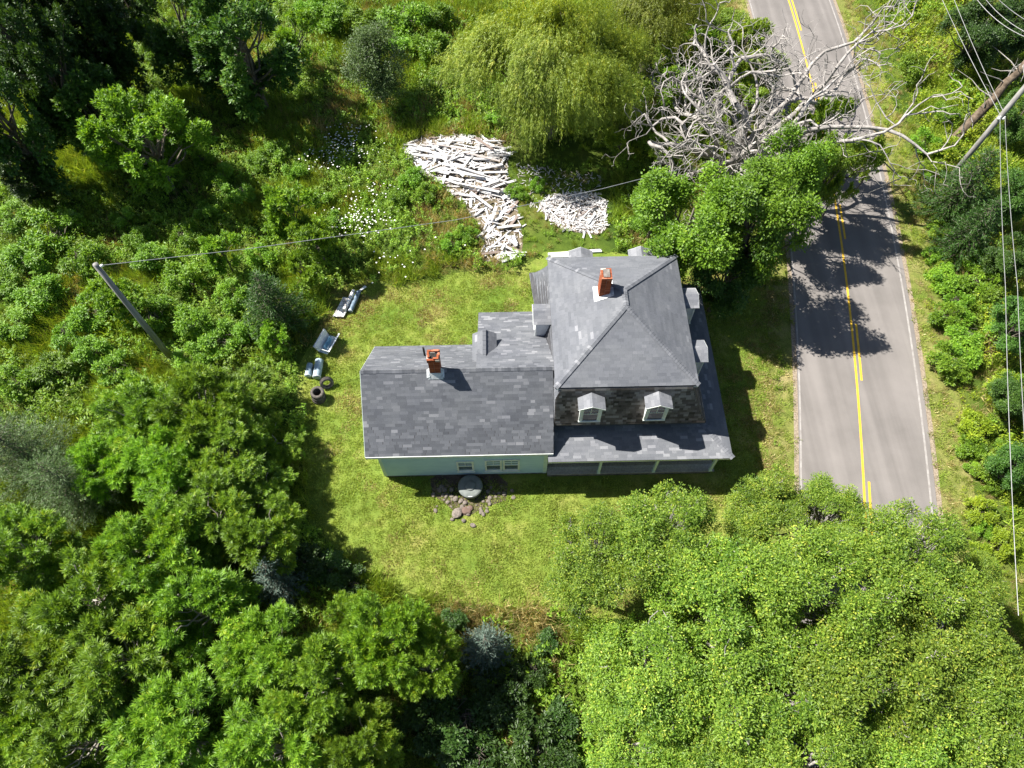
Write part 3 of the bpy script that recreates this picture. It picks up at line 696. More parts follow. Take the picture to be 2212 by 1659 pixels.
def trunk_mesh(name, seed, zc, semi, lobes, clumps, r0, mat, forks=1, twigs=40, low=0.25):
    """tapered trunk, a limb to every lobe and twigs to some clumps; crown centre at height zc"""
    g = np.random.default_rng(seed); mb = MB(); top = zc + semi[2] * 0.45; f0 = zc * low + 0.3
    stem = wander(g, (0, 0, -0.15), (g.normal(0, .15), g.normal(0, .15), top), 7, 0.09)
    mb.tube(stem, [r0 * (1 - 0.13 * i) for i in range(7)], 7)
    zst = np.array([p[2] for p in stem])
    for l_ in lobes:
        tip = np.array([l_[0], l_[1], l_[2] + zc]); zz = f0 + (min(tip[2], top) - f0) * g.uniform(0.15, 0.6); i = int(np.clip(np.searchsorted(zst, zz), 1, 6))
        p0 = stem[i - 1] + (stem[i] - stem[i - 1]) * ((zz - zst[i - 1]) / max(zst[i] - zst[i - 1], .01))
        mid = wander(g, p0, tip, 5, 0.14); mb.tube(mid, [r0 * 0.5 * (1 - 0.19 * j) for j in range(5)], 5)
        near = np.argsort(((clumps - l_) ** 2).sum(1))[:max(2, twigs // max(len(lobes), 1) * 6)]
        for q in g.choice(near, max(1, twigs // max(len(lobes), 1))):
            e = clumps[q] + np.array([0, 0, zc]); mb.tube(wander(g, mid[int(g.integers(2, 5))], e * 1.02, 4, 0.08), [r0 * 0.16, r0 * 0.12, r0 * 0.08, r0 * 0.04], 4, False)
    me = mb.mesh(name, True); me.materials.append(M[mat]); return me
KIND = {}
def make_kind(key, name, R0, zc, semi, mat, bark, seed, ncl, per, leaf, cl_len, cl_r, r0, twigs=40, **kw):
    cm, cl, lc = crown_leaves(name, seed, semi, ncl, per, leaf, cl_len, cl_r, **kw)
    V = np.empty(len(cm.vertices) * 3, np.float32); cm.vertices.foreach_get('co', V); V = V.reshape(-1, 3); V[:, 2] += zc
    V[:, 2] = np.maximum(V[:, 2], 0.03); cm.vertices.foreach_set('co', V.ravel())
    cm.materials.append(M[mat])
    tm = trunk_mesh('trunk', seed + 1, zc, semi, lc, cl, r0, bark, twigs=twigs)
    KIND[key] = (name, R0, zc, cm, tm)
def tree(kind, u, v, rpx, name, label, cat, group=None, mat=None, rz=None, zs=1.0):
    _, R0, zc0, cm, tm = KIND[kind]; s = 1.0; zs *= rnd.uniform(0.88, 1.14)
    for _i in range(5): s = rpx / CAM_F * depth_at(u, v, zc0 * s * zs) / R0
    p = at(u, v, zc0 * s * zs)
    root = empty(name, (p.x, p.y, 0), rnd.uniform(0, 6.28) if rz is None else rz)
    root.scale = (s, s, s * zs)
    link('trunk', tm, None, root); c = link('crown', cm, None, root)
    if mat: c.material_slots[0].link = 'OBJECT'; c.material_slots[0].material = M[mat]     # same leaves, other colour
    return tag(root, label, cat, group)

for i in range(3):
    make_kind('locust%d' % i, 'locust_crown', 3.6, 7.0, (3.6, 3.6, 2.7), 'leaf_locust', 'bark_dead', 100 + i, 1350, 30, (0.125, 0.064), 0.42, 0.26, 0.24, 220, nlobe=30, lobe_r=(0.15, 0.31), spread=0.86, droop=0.1, shell=0.35, jit=0.26)
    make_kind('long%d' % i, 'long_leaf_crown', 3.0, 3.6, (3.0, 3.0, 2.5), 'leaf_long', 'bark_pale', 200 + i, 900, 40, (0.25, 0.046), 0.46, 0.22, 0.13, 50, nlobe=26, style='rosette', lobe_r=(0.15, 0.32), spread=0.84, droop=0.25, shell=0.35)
for i in range(2):
    make_kind('maple%d' % i, 'maple_crown', 3.2, 5.0, (3.2, 3.2, 3.2), 'leaf_maple', 'bark', 300 + i, 1100, 26, (0.15, 0.10), 0.45, 0.30, 0.18, 60, nlobe=28, lobe_r=(0.14, 0.30), spread=0.86, shell=0.35, droop=0.2)
    make_kind('sapling%d' % i, 'sapling_crown', 1.7, 2.5, (1.7, 1.7, 1.9), 'leaf_bush', 'bark', 400 + i, 420, 24, (0.15, 0.065), 0.36, 0.2, 0.07, 30, nlobe=18, lobe_r=(0.15, 0.34), spread=0.84, style='rosette', shell=0.3)
for i in range(3):
    make_kind('bush%d' % i, 'bush_crown', 1.0, 0.62, (1.0, 1.0, 0.75), 'leaf_bush', 'bark', 500 + i, 150, 26, (0.13, 0.06), 0.26, 0.16, 0.03, 12, nlobe=14, lobe_r=(0.14, 0.36), spread=0.9, shell=0.25)
for i in range(2):
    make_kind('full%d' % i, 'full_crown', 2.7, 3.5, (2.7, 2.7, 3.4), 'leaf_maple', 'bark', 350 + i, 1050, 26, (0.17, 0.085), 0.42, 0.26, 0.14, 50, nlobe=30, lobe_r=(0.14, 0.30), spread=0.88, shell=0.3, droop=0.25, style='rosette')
make_kind('apple', 'apple_crown', 2.6, 2.7, (2.6, 2.6, 2.2), 'leaf_apple', 'bark_dead', 600, 800, 26, (0.11, 0.055), 0.35, 0.24, 0.12, 170, nlobe=14, lobe_r=(0.28, 0.45), spread=0.66, shell=0.35)

# --- conifers
def spruce_kind(key, name, H_, R_, seed, mat, needles=0.16, tiers=16, wisp=False):
    g = np.random.default_rng(seed); P = []; D = []; L_ = []; W_ = []; mb = MB(); mb.tube([(0, 0, -.1), (0, 0, H_ * .5), (0, 0, H_ * .98)], [0.035 * H_ ** .7, 0.02 * H_ ** .7, 0.008], 6)
    for t in range(tiers):
        f = t / tiers; z = H_ * (0.06 + 0.92 * f); r_ = R_ * (1 - f) ** (0.6 if wisp else 0.85) + 0.08; nb = int(6 + 8 * (1 - f))
        for b_ in range(nb):
            a = 2 * math.pi * (b_ + g.random()) / nb; rr = r_ * g.uniform(0.75, 1.15); rise = g.uniform(0.15, 0.6) if wisp else g.uniform(-0.25, 0.1)
            tip = np.array([math.cos(a) * rr, math.sin(a) * rr, z + rise * rr]); base = np.array([0, 0, z])
            if wisp: tip = tip + g.normal(0, 0.15, 3)
            mb.tube([base, (base + tip) / 2 + [0, 0, -.03], tip], [0.016, 0.010, 0.004], 4, False)
            k = int((46 if wisp else 42) * max(rr / R_, 0.2) * (R_ / 1.0))
            q = g.random((k, 1)) ** 0.7; P.append(base + (tip - base) * q + g.normal(0, 0.05 if not wisp else 0.09, (k, 3)))
            D.append(unit(tip - base) * 0.7 + g.normal(0, 0.55, (k, 3)) + [0, 0, 0.15]); L_.append(needles * g.uniform(.6, 1.4, k)); W_.append((0.035 if not wisp else 0.030) * g.uniform(.7, 1.3, k))
    P = np.concatenate(P); D = np.concatenate(D); n = len(P)
    cm = leaves_mesh(name, P, D, np.array([0, 0, 1.]) + g.normal(0, .6, (n, 3)), np.concatenate(L_), np.concatenate(W_), 0.45 + g.normal(0, .2, n)); cm.materials.append(M[mat])
    tm = mb.mesh('trunk', True); tm.materials.append(M['bark' if wisp else 'bark']); KIND[key] = (name, R_, H_ * 0.35, cm, tm)
spruce_kind('spruce', 'spruce_crown', 3.2, 1.15, 700, 'leaf_spruce')
spruce_kind('larch', 'larch_crown', 6.5, 2.7, 710, 'leaf_larch', 0.20, 26, True)
spruce_kind('pine', 'pine_crown', 4.2, 1.7, 720, 'leaf_dark', 0.2, 20)

# --- weeping willow
def willow(u, v, zc, semi, seed, nstr, label, fade=1.0):
    g = np.random.default_rng(seed); base = at(u, v, zc); mb = MB()
    P = []; D = []; T = []; heads = rdir(g, 60, 0.5) * g.uniform(0.55, 0.98, (60, 1)); heads[:, 2] = np.abs(heads[:, 2]) * 0.9 - 0.1
    heads = heads * np.array(semi)
    stem = wander(g, (0, 0, -.2), (0, 0, zc * .8), 6, 0.12); mb.tube(stem, [.55, .48, .42, .36, .3, .22], 8)
    for h in heads[:26]: mb.tube(wander(g, stem[int(g.integers(2, 6))], h + [0, 0, zc - .3], 5, 0.2), [.16, .12, .08, .05, .03], 5, False)
    for s in range(nstr):
        h = heads[int(g.integers(0, 60))]; o = h + g.normal(0, 0.55, 3) * [1, 1, .45]; rad = unit(np.array([o[0], o[1], 0.0]) + 1e-3)
        ln = g.uniform(0.9, 2.6); k = int(ln * 15); t = np.sort(g.random(k)); outw = g.uniform(0.1, 0.5)
        p = o + rad * (outw * (1 - (1 - t[:, None]) ** 2)) + np.array([0, 0, 1]) * (0.28 * np.sin(t[:, None] * 2.2) - ln * t[:, None] ** 1.6) + g.normal(0, 0.035, (k, 3))
        p[:, 2] += zc; ok = p[:, 2] > 0.25; p = p[ok]; k = len(p)
        if not k: continue
        P.append(p); D.append(g.normal(0, .45, (k, 3)) + rad * 0.35 + [0, 0, -0.9]); T.append(np.full(k, 0.58 + g.normal(0, .16) + 0.10 * h[2] / semi[2]) - 0.22 * t[ok] + g.normal(0, .09, k))
    P = np.concatenate(P); D = np.concatenate(D); T = np.concatenate(T); n = len(P)
    Nn = unit(P - [0, 0, zc * .7]) * 0.9 + [0, 0, .6] + g.normal(0, .4, (n, 3))
    cm = leaves_mesh('willow_crown', P, D, Nn, g.uniform(.13, .25, n), g.uniform(.028, .046, n), T)
    root = empty('willow_tree', (base.x, base.y, 0)); mb.build('trunk', 'bark', root, smooth=True); link('crown', cm, 'leaf_willow', root)
    return tag(root, label, 'tree')
willow(1195, 135, 5.4, (6.7, 5.6, 4.3), 800, 7400, 'large weeping willow with drooping yellow-green foliage behind the lumber heap')
willow(1415, 30, 4.6, (3.7, 3.5, 3.0), 801, 1800, 'smaller weeping willow between the large willow and the dead tree')

# --- the trees (photo pixel of the crown centre, crown radius in pixels)
G = 'bright green trees massed beside the road'
IN = 'bright yellow-green small-leaved tree deep inside the dense stand beside the road'
for i, (u, v, r_, t) in enumerate(((1430, 1180, 150, 'bright green small-leaved tree filling the lawn in front of the porch'), (1650, 1120, 120, 'bright green small-leaved tree between porch corner and road shoulder'),
        (1790, 1120, 105, 'bright green small-leaved tree covering the road lane next to the house'), (1300, 1225, 140, 'bright green small-leaved tree spreading farthest over the sunny lawn'), (1540, 1300, 180, IN), (1750, 1290, 180, IN),
        (1950, 1225, 160, 'bright green small-leaved tree hiding the road beyond the last yellow dash'), (2060, 1400, 175, IN), (1860, 1470, 190, IN), (1640, 1500, 190, IN), (1420, 1460, 175, 'bright green small-leaved tree bordering the dark shaded shrubs'),
        (1370, 1610, 140, 'bright green small-leaved tree at the end of the dark shrub gap'), (2140, 1580, 170, IN), (1960, 1640, 180, IN), (1740, 1660, 170, IN), (1540, 1670, 165, IN), (2090, 1260, 90, 'bright green small-leaved tree on the far verge below the last bank shrubs'))):
    tree('locust%d' % (i % 3), u, v, r_, 'locust_tree', t, 'tree', G)
G = 'long-leaved trees crowding the near side of the lawn'
IN = 'green long-leaved tree inside the thicket away from the lawn'
for i, (u, v, r_, t) in enumerate(((60, 1190, 110, 'green long-leaved tree next to the lower larch'), (190, 1290, 130, IN), (330, 1190, 120, IN), (460, 1120, 110, IN), (570, 1150, 100, 'green long-leaved tree between the shaded lawn edge and the blue-grey spruce'), (80, 1430, 140, IN), (270, 1430, 145, IN), (430, 1320, 130, IN),
        (590, 1420, 120, IN), (690, 1480, 120, IN), (180, 1610, 140, IN), (390, 1590, 145, IN), (600, 1610, 130, IN), (780, 1600, 100, 'green long-leaved tree beside the dark shaded shrubs'), (850, 1380, 110, 'green long-leaved tree at the mown lawn edge left of the small spruce'),
        (930, 1440, 90, 'green long-leaved tree touching the small blue-grey spruce'), (760, 1340, 70, 'smaller green long-leaved tree on the lawn corner'), (20, 1560, 110, IN))):
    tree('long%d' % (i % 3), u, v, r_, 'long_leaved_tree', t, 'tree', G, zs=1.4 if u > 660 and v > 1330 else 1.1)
G = 'trees on the edge of the lawn by the tyres'
LT = 'fresh green long-leaved tree in the grove between bare pole and shaded lawn'
for i, (u, v, r_) in enumerate(((300, 900, 105), (440, 880, 110), (530, 850, 80), (590, 960, 75), (490, 980, 110), (370, 1010, 105), (560, 1060, 90), (230, 1010, 90))):
    t = {2: 'fresh green long-leaved tree nearest the metal tanks', 3: 'fresh green long-leaved tree just below the tyre stack', 0: 'fresh green long-leaved tree at the foot of the bare pole', 7: 'fresh green long-leaved tree against the wispy larch'}.get(i, LT)
    tree('long%d' % ((i + 1) % 3), u, v, r_, 'long_leaved_tree', t, 'tree', G, mat='leaf_bush' if i % 2 else None, zs=0.75 if u > 500 else 1)
tree('larch', 60, 990, 105, 'larch_tree', 'wispy grey-green larch with bare twig tips at the thicket', 'tree')
tree('larch', 165, 1060, 90, 'larch_tree', 'lower grey-green larch in front of the wispy one', 'tree')
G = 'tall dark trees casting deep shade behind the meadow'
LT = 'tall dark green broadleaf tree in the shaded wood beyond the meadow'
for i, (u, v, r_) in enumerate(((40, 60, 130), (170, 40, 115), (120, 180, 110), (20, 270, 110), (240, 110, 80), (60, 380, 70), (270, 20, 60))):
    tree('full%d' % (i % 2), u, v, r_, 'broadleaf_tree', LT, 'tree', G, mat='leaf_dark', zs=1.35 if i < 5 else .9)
tree('full0', 400, 70, 95, 'maple_tree', 'round-crowned green maple left of the grey scraggly tree, further half of a pair', 'tree', zs=1.15)
tree('full1', 530, 100, 135, 'maple_tree', 'broad dark green maple standing next to the grey scraggly tree', 'tree', zs=1.1)
tree('full0', 470, 150, 80, 'maple_tree', 'lower dark green maple tucked under the broad maple', 'tree', zs=.9)
tree('sapling1', 640, 70, 55, 'young_tree', 'small yellow-green tree hugging the broad maple', 'tree')
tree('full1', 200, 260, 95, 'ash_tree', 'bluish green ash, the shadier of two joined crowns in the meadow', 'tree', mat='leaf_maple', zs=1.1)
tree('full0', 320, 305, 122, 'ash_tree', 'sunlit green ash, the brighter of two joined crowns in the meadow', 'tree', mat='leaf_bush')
tree('apple', 815, 135, 100, 'apple_tree', 'grey-leaved scraggly apple tree with bare dead twigs by the meadow', 'tree')
G = 'small trees around the meadow'
for i, (u, v, r_, t) in enumerate(((630, 450, 75, 'small green tree beside the daisies at the service wire'), (680, 510, 65, 'leafy small tree under the service wire near the scrap panels'), (590, 640, 62, 'dark soft-needled pine near the scrap panels'),
        (655, 585, 45, 'bushy tree overhanging the worn white panel'), (480, 540, 55, 'low bushy tree right of the bare pole top'), (250, 640, 70, 'rounded bushy tree behind the bare pole'), (600, 725, 45, 'bushy tree overhanging the white trough'))):
    if 'pine' in t: tree('pine', u, v + 30, 80, 'pine_tree', t, 'tree')
    else: tree('sapling%d' % (i % 2), u, v, r_, 'small_tree', t, 'tree')
tree('maple1', 1420, 440, 65, 'maple_tree', 'yellow-green tree beside the small scrap heap', 'tree', mat='leaf_bush')
tree('maple0', 1490, 490, 135, 'maple_tree', 'full green broadleaf tree shading the back corner of the house', 'tree', mat='leaf_bush', zs=1.15)
tree('maple1', 1625, 490, 135, 'maple_tree', 'full green broadleaf tree overhanging the road beside the house', 'tree', mat='leaf_bush', zs=1.1)
tree('maple0', 1560, 600, 85, 'maple_tree', 'lower green tree crowding the back porch corner', 'tree')
tree('maple0', 1700, 385, 95, 'maple_tree', 'green tree under the dead tree by the road', 'tree', mat='leaf_bush', zs=1.4)
tree('maple1', 1780, 380, 60, 'maple_tree', 'loose green tree hiding the yellow road line', 'tree', mat='leaf_locust', zs=1.8)
tree('sapling0', 1885, 350, 40, 'small_tree', 'light green leaf cluster reaching over the far road edge', 'tree', mat='leaf_locust', zs=1.8)
tree('sapling0', 1830, 370, 60, 'small_tree', 'thin light green tree leaning over the yellow road line', 'tree', mat='leaf_locust', zs=1.6)
tree('sapling1', 1345, 285, 50, 'small_tree', 'yellow-green sapling between willow and dead tree', 'tree', mat='leaf_locust')
tree('maple1', 1560, 90, 80, 'maple_tree', 'green leafy tree half hidden behind the dead branches', 'tree', mat='leaf_locust', zs=.7)
tree('sapling0', 1470, 215, 70, 'small_tree', 'shaded leafy tree behind the dead trunk, willow side', 'tree')
tree('sapling1', 1600, 220, 60, 'small_tree', 'leafy tree behind the dead trunk, road side', 'tree', mat='leaf_locust')
tree('sapling1', 1440, 330, 50, 'small_tree', 'sunny yellow-green tree between scrap heap and dead trunk', 'tree', mat='leaf_locust')
tree('sapling0', 1690, 290, 60, 'small_tree', 'leafy tree beside the road under the dead limbs', 'tree', mat='leaf_locust')
tree('sapling1', 1650, 150, 55, 'small_tree', 'bright leafy tree at the road edge behind the dead limbs', 'tree', mat='leaf_locust')
tree('sapling0', 1480, 110, 60, 'small_tree', 'leafy tree between the smaller willow and the dead limbs', 'tree', mat='leaf_bush')
tree('sapling1', 1600, 120, 70, 'small_tree', 'yellow-green leafy tree showing through the upper dead limbs', 'tree', mat='leaf_locust', zs=1.3)
tree('sapling0', 1780, 270, 50, 'small_tree', 'loose yellow-green foliage over the road below the dead limbs', 'tree', mat='leaf_locust', zs=1.6)
tree('sapling0', 1540, 320, 55, 'small_tree', 'yellow-green tree at the foot of the dead trunk', 'tree', mat='leaf_locust')
tree('spruce', 1050, 1400, 58, 'spruce_tree', 'small blue-grey spruce at the dry grass edge of the lawn', 'tree')
tree('spruce', 600, 1250, 60, 'spruce_tree', 'blue-grey spruce nestled among the long-leaved trees', 'tree')
tree('pine', 2075, 420, 85, 'pine_tree', 'dark green pine with dead twigs below the leaning poles', 'tree')
tree('pine', 2095, 510, 70, 'pine_tree', 'ragged pine with bare lower twigs along the power line', 'tree')
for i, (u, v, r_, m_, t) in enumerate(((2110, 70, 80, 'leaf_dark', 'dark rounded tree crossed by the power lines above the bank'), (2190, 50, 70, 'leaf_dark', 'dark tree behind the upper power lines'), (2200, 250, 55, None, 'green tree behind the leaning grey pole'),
        (2190, 420, 60, None, 'glossy green tree right of the power line beside the pines'), (2185, 560, 55, None, 'green tree under the power line between pine and bank'), (2195, 700, 65, None, 'bright green tree along the bank under the wires'),
        (2195, 860, 60, None, 'green tree on the bank under the single low wire'), (2200, 1010, 60, None, 'leafy tree at the lower end of the bank'))):
    tree('maple%d' % (i % 2), u, v, r_, 'bank_tree', t, 'tree', mat=m_)

# --- shrubs
G = 'leafy shrubs scattered over the meadow'; LT = 'low leafy shrub in the meadow left of the bare pole'
SHR = [(120, 500, 55), (60, 560, 50), (30, 470, 40), (180, 560, 45), (90, 640, 50), (40, 700, 45), (150, 720, 40), (120, 800, 45), (30, 830, 45), (200, 680, 45), (330, 560, 40), (400, 600, 45), (330, 680, 45),
       (420, 700, 45), (500, 640, 40), (480, 740, 45), (540, 720, 35), (410, 780, 40), (250, 800, 40), (200, 760, 40), (560, 560, 35), (400, 510, 35), (300, 520, 30), (450, 460, 30), (520, 420, 35), (560, 350, 30),
       (480, 380, 35), (440, 340, 28), (600, 330, 30), (700, 430, 25), (640, 370, 25), (720, 40, 45), (780, 50, 45), (880, 40, 55), (930, 110, 45), (870, 100, 35), (950, 180, 35), (940, 40, 40), (1000, 510, 26), (975, 530, 24),
       (890, 390, 30), (920, 420, 26), (1015, 515, 22), (860, 430, 24), (1160, 400, 18), (1110, 410, 20), (1130, 425, 14), (1075, 260, 25), (1150, 290, 25), (680, 30, 40), (330, 110, 30), (730, 480, 24), (10, 620, 40), (270, 470, 30)]
for i, (u, v, r_) in enumerate(SHR):
    t = 'low leafy shrub in the meadow between scraggly apple tree and willow' if v < 130 else 'small leafy shrub growing at the edge of the larger scrap heap' if u > 840 else 'low leafy shrub in the meadow beside the daisies' if v < 450 and u > 420 else 'low leafy shrub in the meadow right of the bare pole' if u > 290 else LT
    tree('bush%d' % (i % 3), u, v, r_, 'shrub', t, 'shrub', G)
G = 'shrubs on the road bank'
gb = np.random.default_rng(66)
for i in range(58):
    t = i / 57; v = -10 + 1230 * t + gb.normal(0, 22); lo = 1935 + 150 * t ** .8; u = gb.uniform(lo, 2215) if gb.random() < .8 else gb.uniform(lo, lo + 60)
    if 230 < v < 560 and u > 2030: u = gb.uniform(lo, lo + 70)
    k = int(gb.integers(0, 3)); where = 'above the leaning poles' if v < 230 else 'between road edge and pines' if v < 560 else 'beside the plain road below the pines'
    tree('bush%d' % (i % 3), u, v, gb.uniform(18, 46) * (1 if v > 500 else .8), 'shrub', ('lime-yellow', 'green', 'yellow-green')[k] + ' low shrub on the bank ' + where, 'shrub', G, mat=('leaf_lime', None, 'weed')[k], zs=gb.uniform(.7, 1.1))
G = 'dark shrubs under the near trees'; LT = 'shrub with leaf colour darkened for shade past the dry grass edge'
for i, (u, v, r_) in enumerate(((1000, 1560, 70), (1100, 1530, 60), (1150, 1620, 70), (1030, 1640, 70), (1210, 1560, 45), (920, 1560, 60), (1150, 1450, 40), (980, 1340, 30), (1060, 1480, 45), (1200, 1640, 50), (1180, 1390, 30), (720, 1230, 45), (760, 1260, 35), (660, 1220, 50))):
    tree('bush%d' % (i % 3), u, v, r_, 'shrub', LT, 'shrub', G, mat='leaf_dark')  # darker leaf colour stands in for the tree shade over this patch

# --- dead tree over the road
def dead_tree():
    g = np.random.default_rng(905); mb = MB(); base = at(1578, 345, 2.4); base.z = 0; cnt = [0]
    def grow(p, d, ln, r_, lev):
        k = 5 if lev < 3 else 4; pts = [p]; q = p.copy(); dd = d.copy()
        for i in range(k - 1):
            dd = unit((dd + g.normal(0, 0.19 + 0.05 * lev, 3) + np.array([0, 0, 0.02]))[None])[0]
            q = q + dd * ln / (k - 1); pts.append(q)
        mb.tube(pts, [r_ * (1 - 0.42 * i / (k - 1)) for i in range(k)], 7 if lev < 2 else (5 if lev < 4 else 3), False); cnt[0] += 1
        if lev >= 6 or r_ < 0.010: return
        n = int(g.integers(2, 4)) + (1 if lev in (3,) else 0)
        for j in range(n):
            i = k - 1 if j == 0 else int(g.integers(1, k))
            sp = g.normal(0, 1, 3); sp = unit((sp - dd * sp.dot(dd))[None])[0]
            nd = unit((dd * g.uniform(0.75, 1.0) + sp * g.uniform(0.45, 0.95) + np.array([0, 0, 0.06 if lev < 3 else -0.02]))[None])[0]
            grow(pts[i], nd, ln * g.uniform(0.62, 0.86), r_ * (0.70 if j == 0 else g.uniform(0.42, 0.62)), lev + 1)
    st = wander(g, (0, 0, -.2), (0.3, 0.2, 2.6), 5, 0.06); mb.tube(st, [.55, .50, .46, .43, .40], 9, False)
    for d, ln, r_ in (((-1.0, 0.0, 0.55), 3.9, .27), ((-0.6, 0.3, 0.85), 3.6, .27), ((0.15, 0.35, 0.85), 3.8, .30), ((1.0, 0.3, 0.55), 4.6, .27), ((1.0, -0.3, 0.4), 4.2, .22), ((0.05, -0.2, 1.0), 3.2, .25),
                     ((-1.0, -0.5, 0.4), 3.4, .19), ((0.8, 0.6, 0.5), 4.2, .22), ((-0.7, 0.5, 0.6), 3.6, .22), ((0.45, -0.8, 0.4), 3.4, .19), ((1.0, 0.05, 0.5), 4.8, .22), ((-0.35, -0.75, 0.45), 3.0, .17)):
        grow(np.array(st[-1]) - [0, 0, g.uniform(0, .8)], unit(np.array([d]))[0], ln, r_, 1)
    root = empty('dead_tree', (base.x, base.y, 0)); mb.build('trunk', 'bark_dead', root, smooth=True)
    tag(root, 'bare dead tree with pale twisted branches reaching over the road', 'tree')
dead_tree()
# --- fallen / leaning brown trunk by the pole
a = at(2070, 290, 1.2); b = at(2190, 165, 3.6); d = (b - a); root = empty('fallen_trunk', (a.x, a.y, 0))
mb = MB(); g = np.random.default_rng(9)
pts = wander(g, (-.4 * d.x * .2, -.2 * d.y * .2, .15), (d.x * 1.5, d.y * 1.5, 1.2 + d.z * 1.5), 9, 0.06); mb.tube(pts, [.34, .33, .3, .3, .28, .26, .24, .22, .2], 9)
mb.build('trunk', 'bark_brown', root, smooth=True)
mb = MB()
for i in range(26):
    p = pts[int(g.integers(1, 9))]; e = p + g.normal(0, 1, 3) * [1.1, 1.1, .7] + [0, 0, .3]; mb.tube(wander(g, p, e, 4, .12), [.05, .035, .02, .01], 4, False)
mb.build('branch', 'bark_dead', root, smooth=True)
tag(root, 'thick brown fallen trunk propped beside the leaning grey utility pole', 'tree trunk')

# ================================================================== GROUND COVER
def scatter(name, P, rot, scl, idx, sources, kind='stuff'):
    me = bpy.data.meshes.new(name); me.vertices.add(len(P)); me.vertices.foreach_set('co', np.asarray(P, np.float32).ravel())
    for k_, ty, d_ in (('rot', 'FLOAT', rot), ('scl', 'FLOAT', scl), ('idx', 'INT', idx)):
        a_ = me.attributes.new(k_, ty, 'POINT'); a_.data.foreach_set('value', np.asarray(d_, np.float32 if ty == 'FLOAT' else np.int32))
    me.update(); o = link(name, me); o['kind'] = kind
    col = bpy.data.collections.new(name + '_pieces')
    for i, (sm, mt) in enumerate(sources):
        so = bpy.data.objects.new('%s_piece_%02d' % (name, i), sm); sm.materials.append(M[mt]); col.objects.link(so)
    ng = bpy.data.node_groups.new(name, 'GeometryNodeTree')
    ng.interface.new_socket('Geometry', in_out='INPUT', socket_type='NodeSocketGeometry'); ng.interface.new_socket('Geometry', in_out='OUTPUT', socket_type='NodeSocketGeometry')
    n = ng.nodes; l = ng.links; gi = n.new('NodeGroupInput'); go = n.new('NodeGroupOutput'); ip = n.new('GeometryNodeInstanceOnPoints'); ci = n.new('GeometryNodeCollectionInfo')
    ci.inputs['Collection'].default_value = col; ci.inputs['Separate Children'].default_value = True; ci.inputs['Reset Children'].default_value = True
    def na(nm, ty):
        q = n.new('GeometryNodeInputNamedAttribute'); q.data_type = ty; q.inputs['Name'].default_value = nm; return q.outputs['Attribute']
    cx = n.new('ShaderNodeCombineXYZ'); l.new(na('rot', 'FLOAT'), cx.inputs['Z']); er = n.new('FunctionNodeEulerToRotation'); l.new(cx.outputs[0], er.inputs[0])
    l.new(gi.outputs[0], ip.inputs['Points']); l.new(ci.outputs[0], ip.inputs['Instance']); ip.inputs['Pick Instance'].default_value = True
    l.new(na('idx', 'INT'), ip.inputs['Instance Index']); l.new(er.outputs[0], ip.inputs['Rotation']); l.new(na('scl', 'FLOAT'), ip.inputs['Scale']); l.new(ip.outputs[0], go.inputs[0])
    md = o.modifiers.new('scatter', 'NODES'); md.node_group = ng; return o
def blade_clump(name, seed, n, r_, h, w_, lean=0.5, tm=0.5, tj=0.2):
    g = np.random.default_rng(seed); a = g.uniform(0, 6.283, n); q = np.sqrt(g.random(n)) * r_
    P = np.stack([np.cos(a) * q, np.sin(a) * q, np.zeros(n)], 1); D = g.normal(0, lean, (n, 3)); D[:, 2] = 1
    Nn = g.normal(0, 1, (n, 3)); Nn[:, 2] = 0.3
    return leaves_mesh(name, P, D, Nn, h * g.uniform(.5, 1.3, n), w_ * g.uniform(.6, 1.4, n), tm + g.normal(0, tj, n))
def weed_clump(name, seed, n, r_, h, leaf, tm=0.5, tj=0.2):
    g = np.random.default_rng(seed); ns = max(4, n // 12); sa = g.uniform(0, 6.283, ns); sq = np.sqrt(g.random(ns)) * r_; sh_ = h * g.uniform(.45, 1.2, ns)
    k = g.integers(0, ns, n); t = g.random(n) ** 0.6
    P = np.stack([np.cos(sa[k]) * sq[k], np.sin(sa[k]) * sq[k], sh_[k] * t], 1) + g.normal(0, .03, (n, 3)); P[:, 2] = np.maximum(P[:, 2], .01)
    D = g.normal(0, .8, (n, 3)); D[:, 2] = g.normal(.35, .35, n); Nn = g.normal(0, .45, (n, 3)); Nn[:, 2] = 1
    return leaves_mesh(name, P, D, Nn, leaf[0] * g.uniform(.6, 1.4, n), leaf[1] * g.uniform(.6, 1.3, n), tm + 0.2 * (t - .5) + g.normal(0, tj, n))
HOUSE_BOX = [(-6.5, 13.5), (10.3, 13.4), (10.3, 24.2), (1.0, 24.2), (1.0, 21.9), (-1.5, 21.9), (-1.5, 19.6), (-6.7, 19.6)]
HEAP_A = [at(*p) for p in ((868, 318), (905, 298), (985, 292), (1080, 300), (1098, 335), (1095, 380), (1112, 430), (1122, 470), (1130, 520), (1125, 560), (1040, 566), (1045, 520), (1030, 480), (1000, 440), (960, 405), (905, 375))]
HEAP_B = [at(*p) for p in ((1160, 440), (1200, 420), (1270, 418), (1308, 435), (1312, 495), (1290, 508), (1215, 498), (1180, 470))]
sheet('heap_soil', HEAP_A, 0.006, 'litter'); sheet('heap_soil', HEAP_B, 0.006, 'litter')
sheet('well_soil', [(-6.3 + x, 13.66 + y) for x, y in ((2.2, -0.1), (2.4, -0.9), (3.2, -1.5), (3.7, -2.0), (4.3, -1.95), (5.0, -1.55), (6.0, -1.2), (6.1, -0.3), (5.6, 0.15), (2.6, 0.15))], 0.012, 'soil')
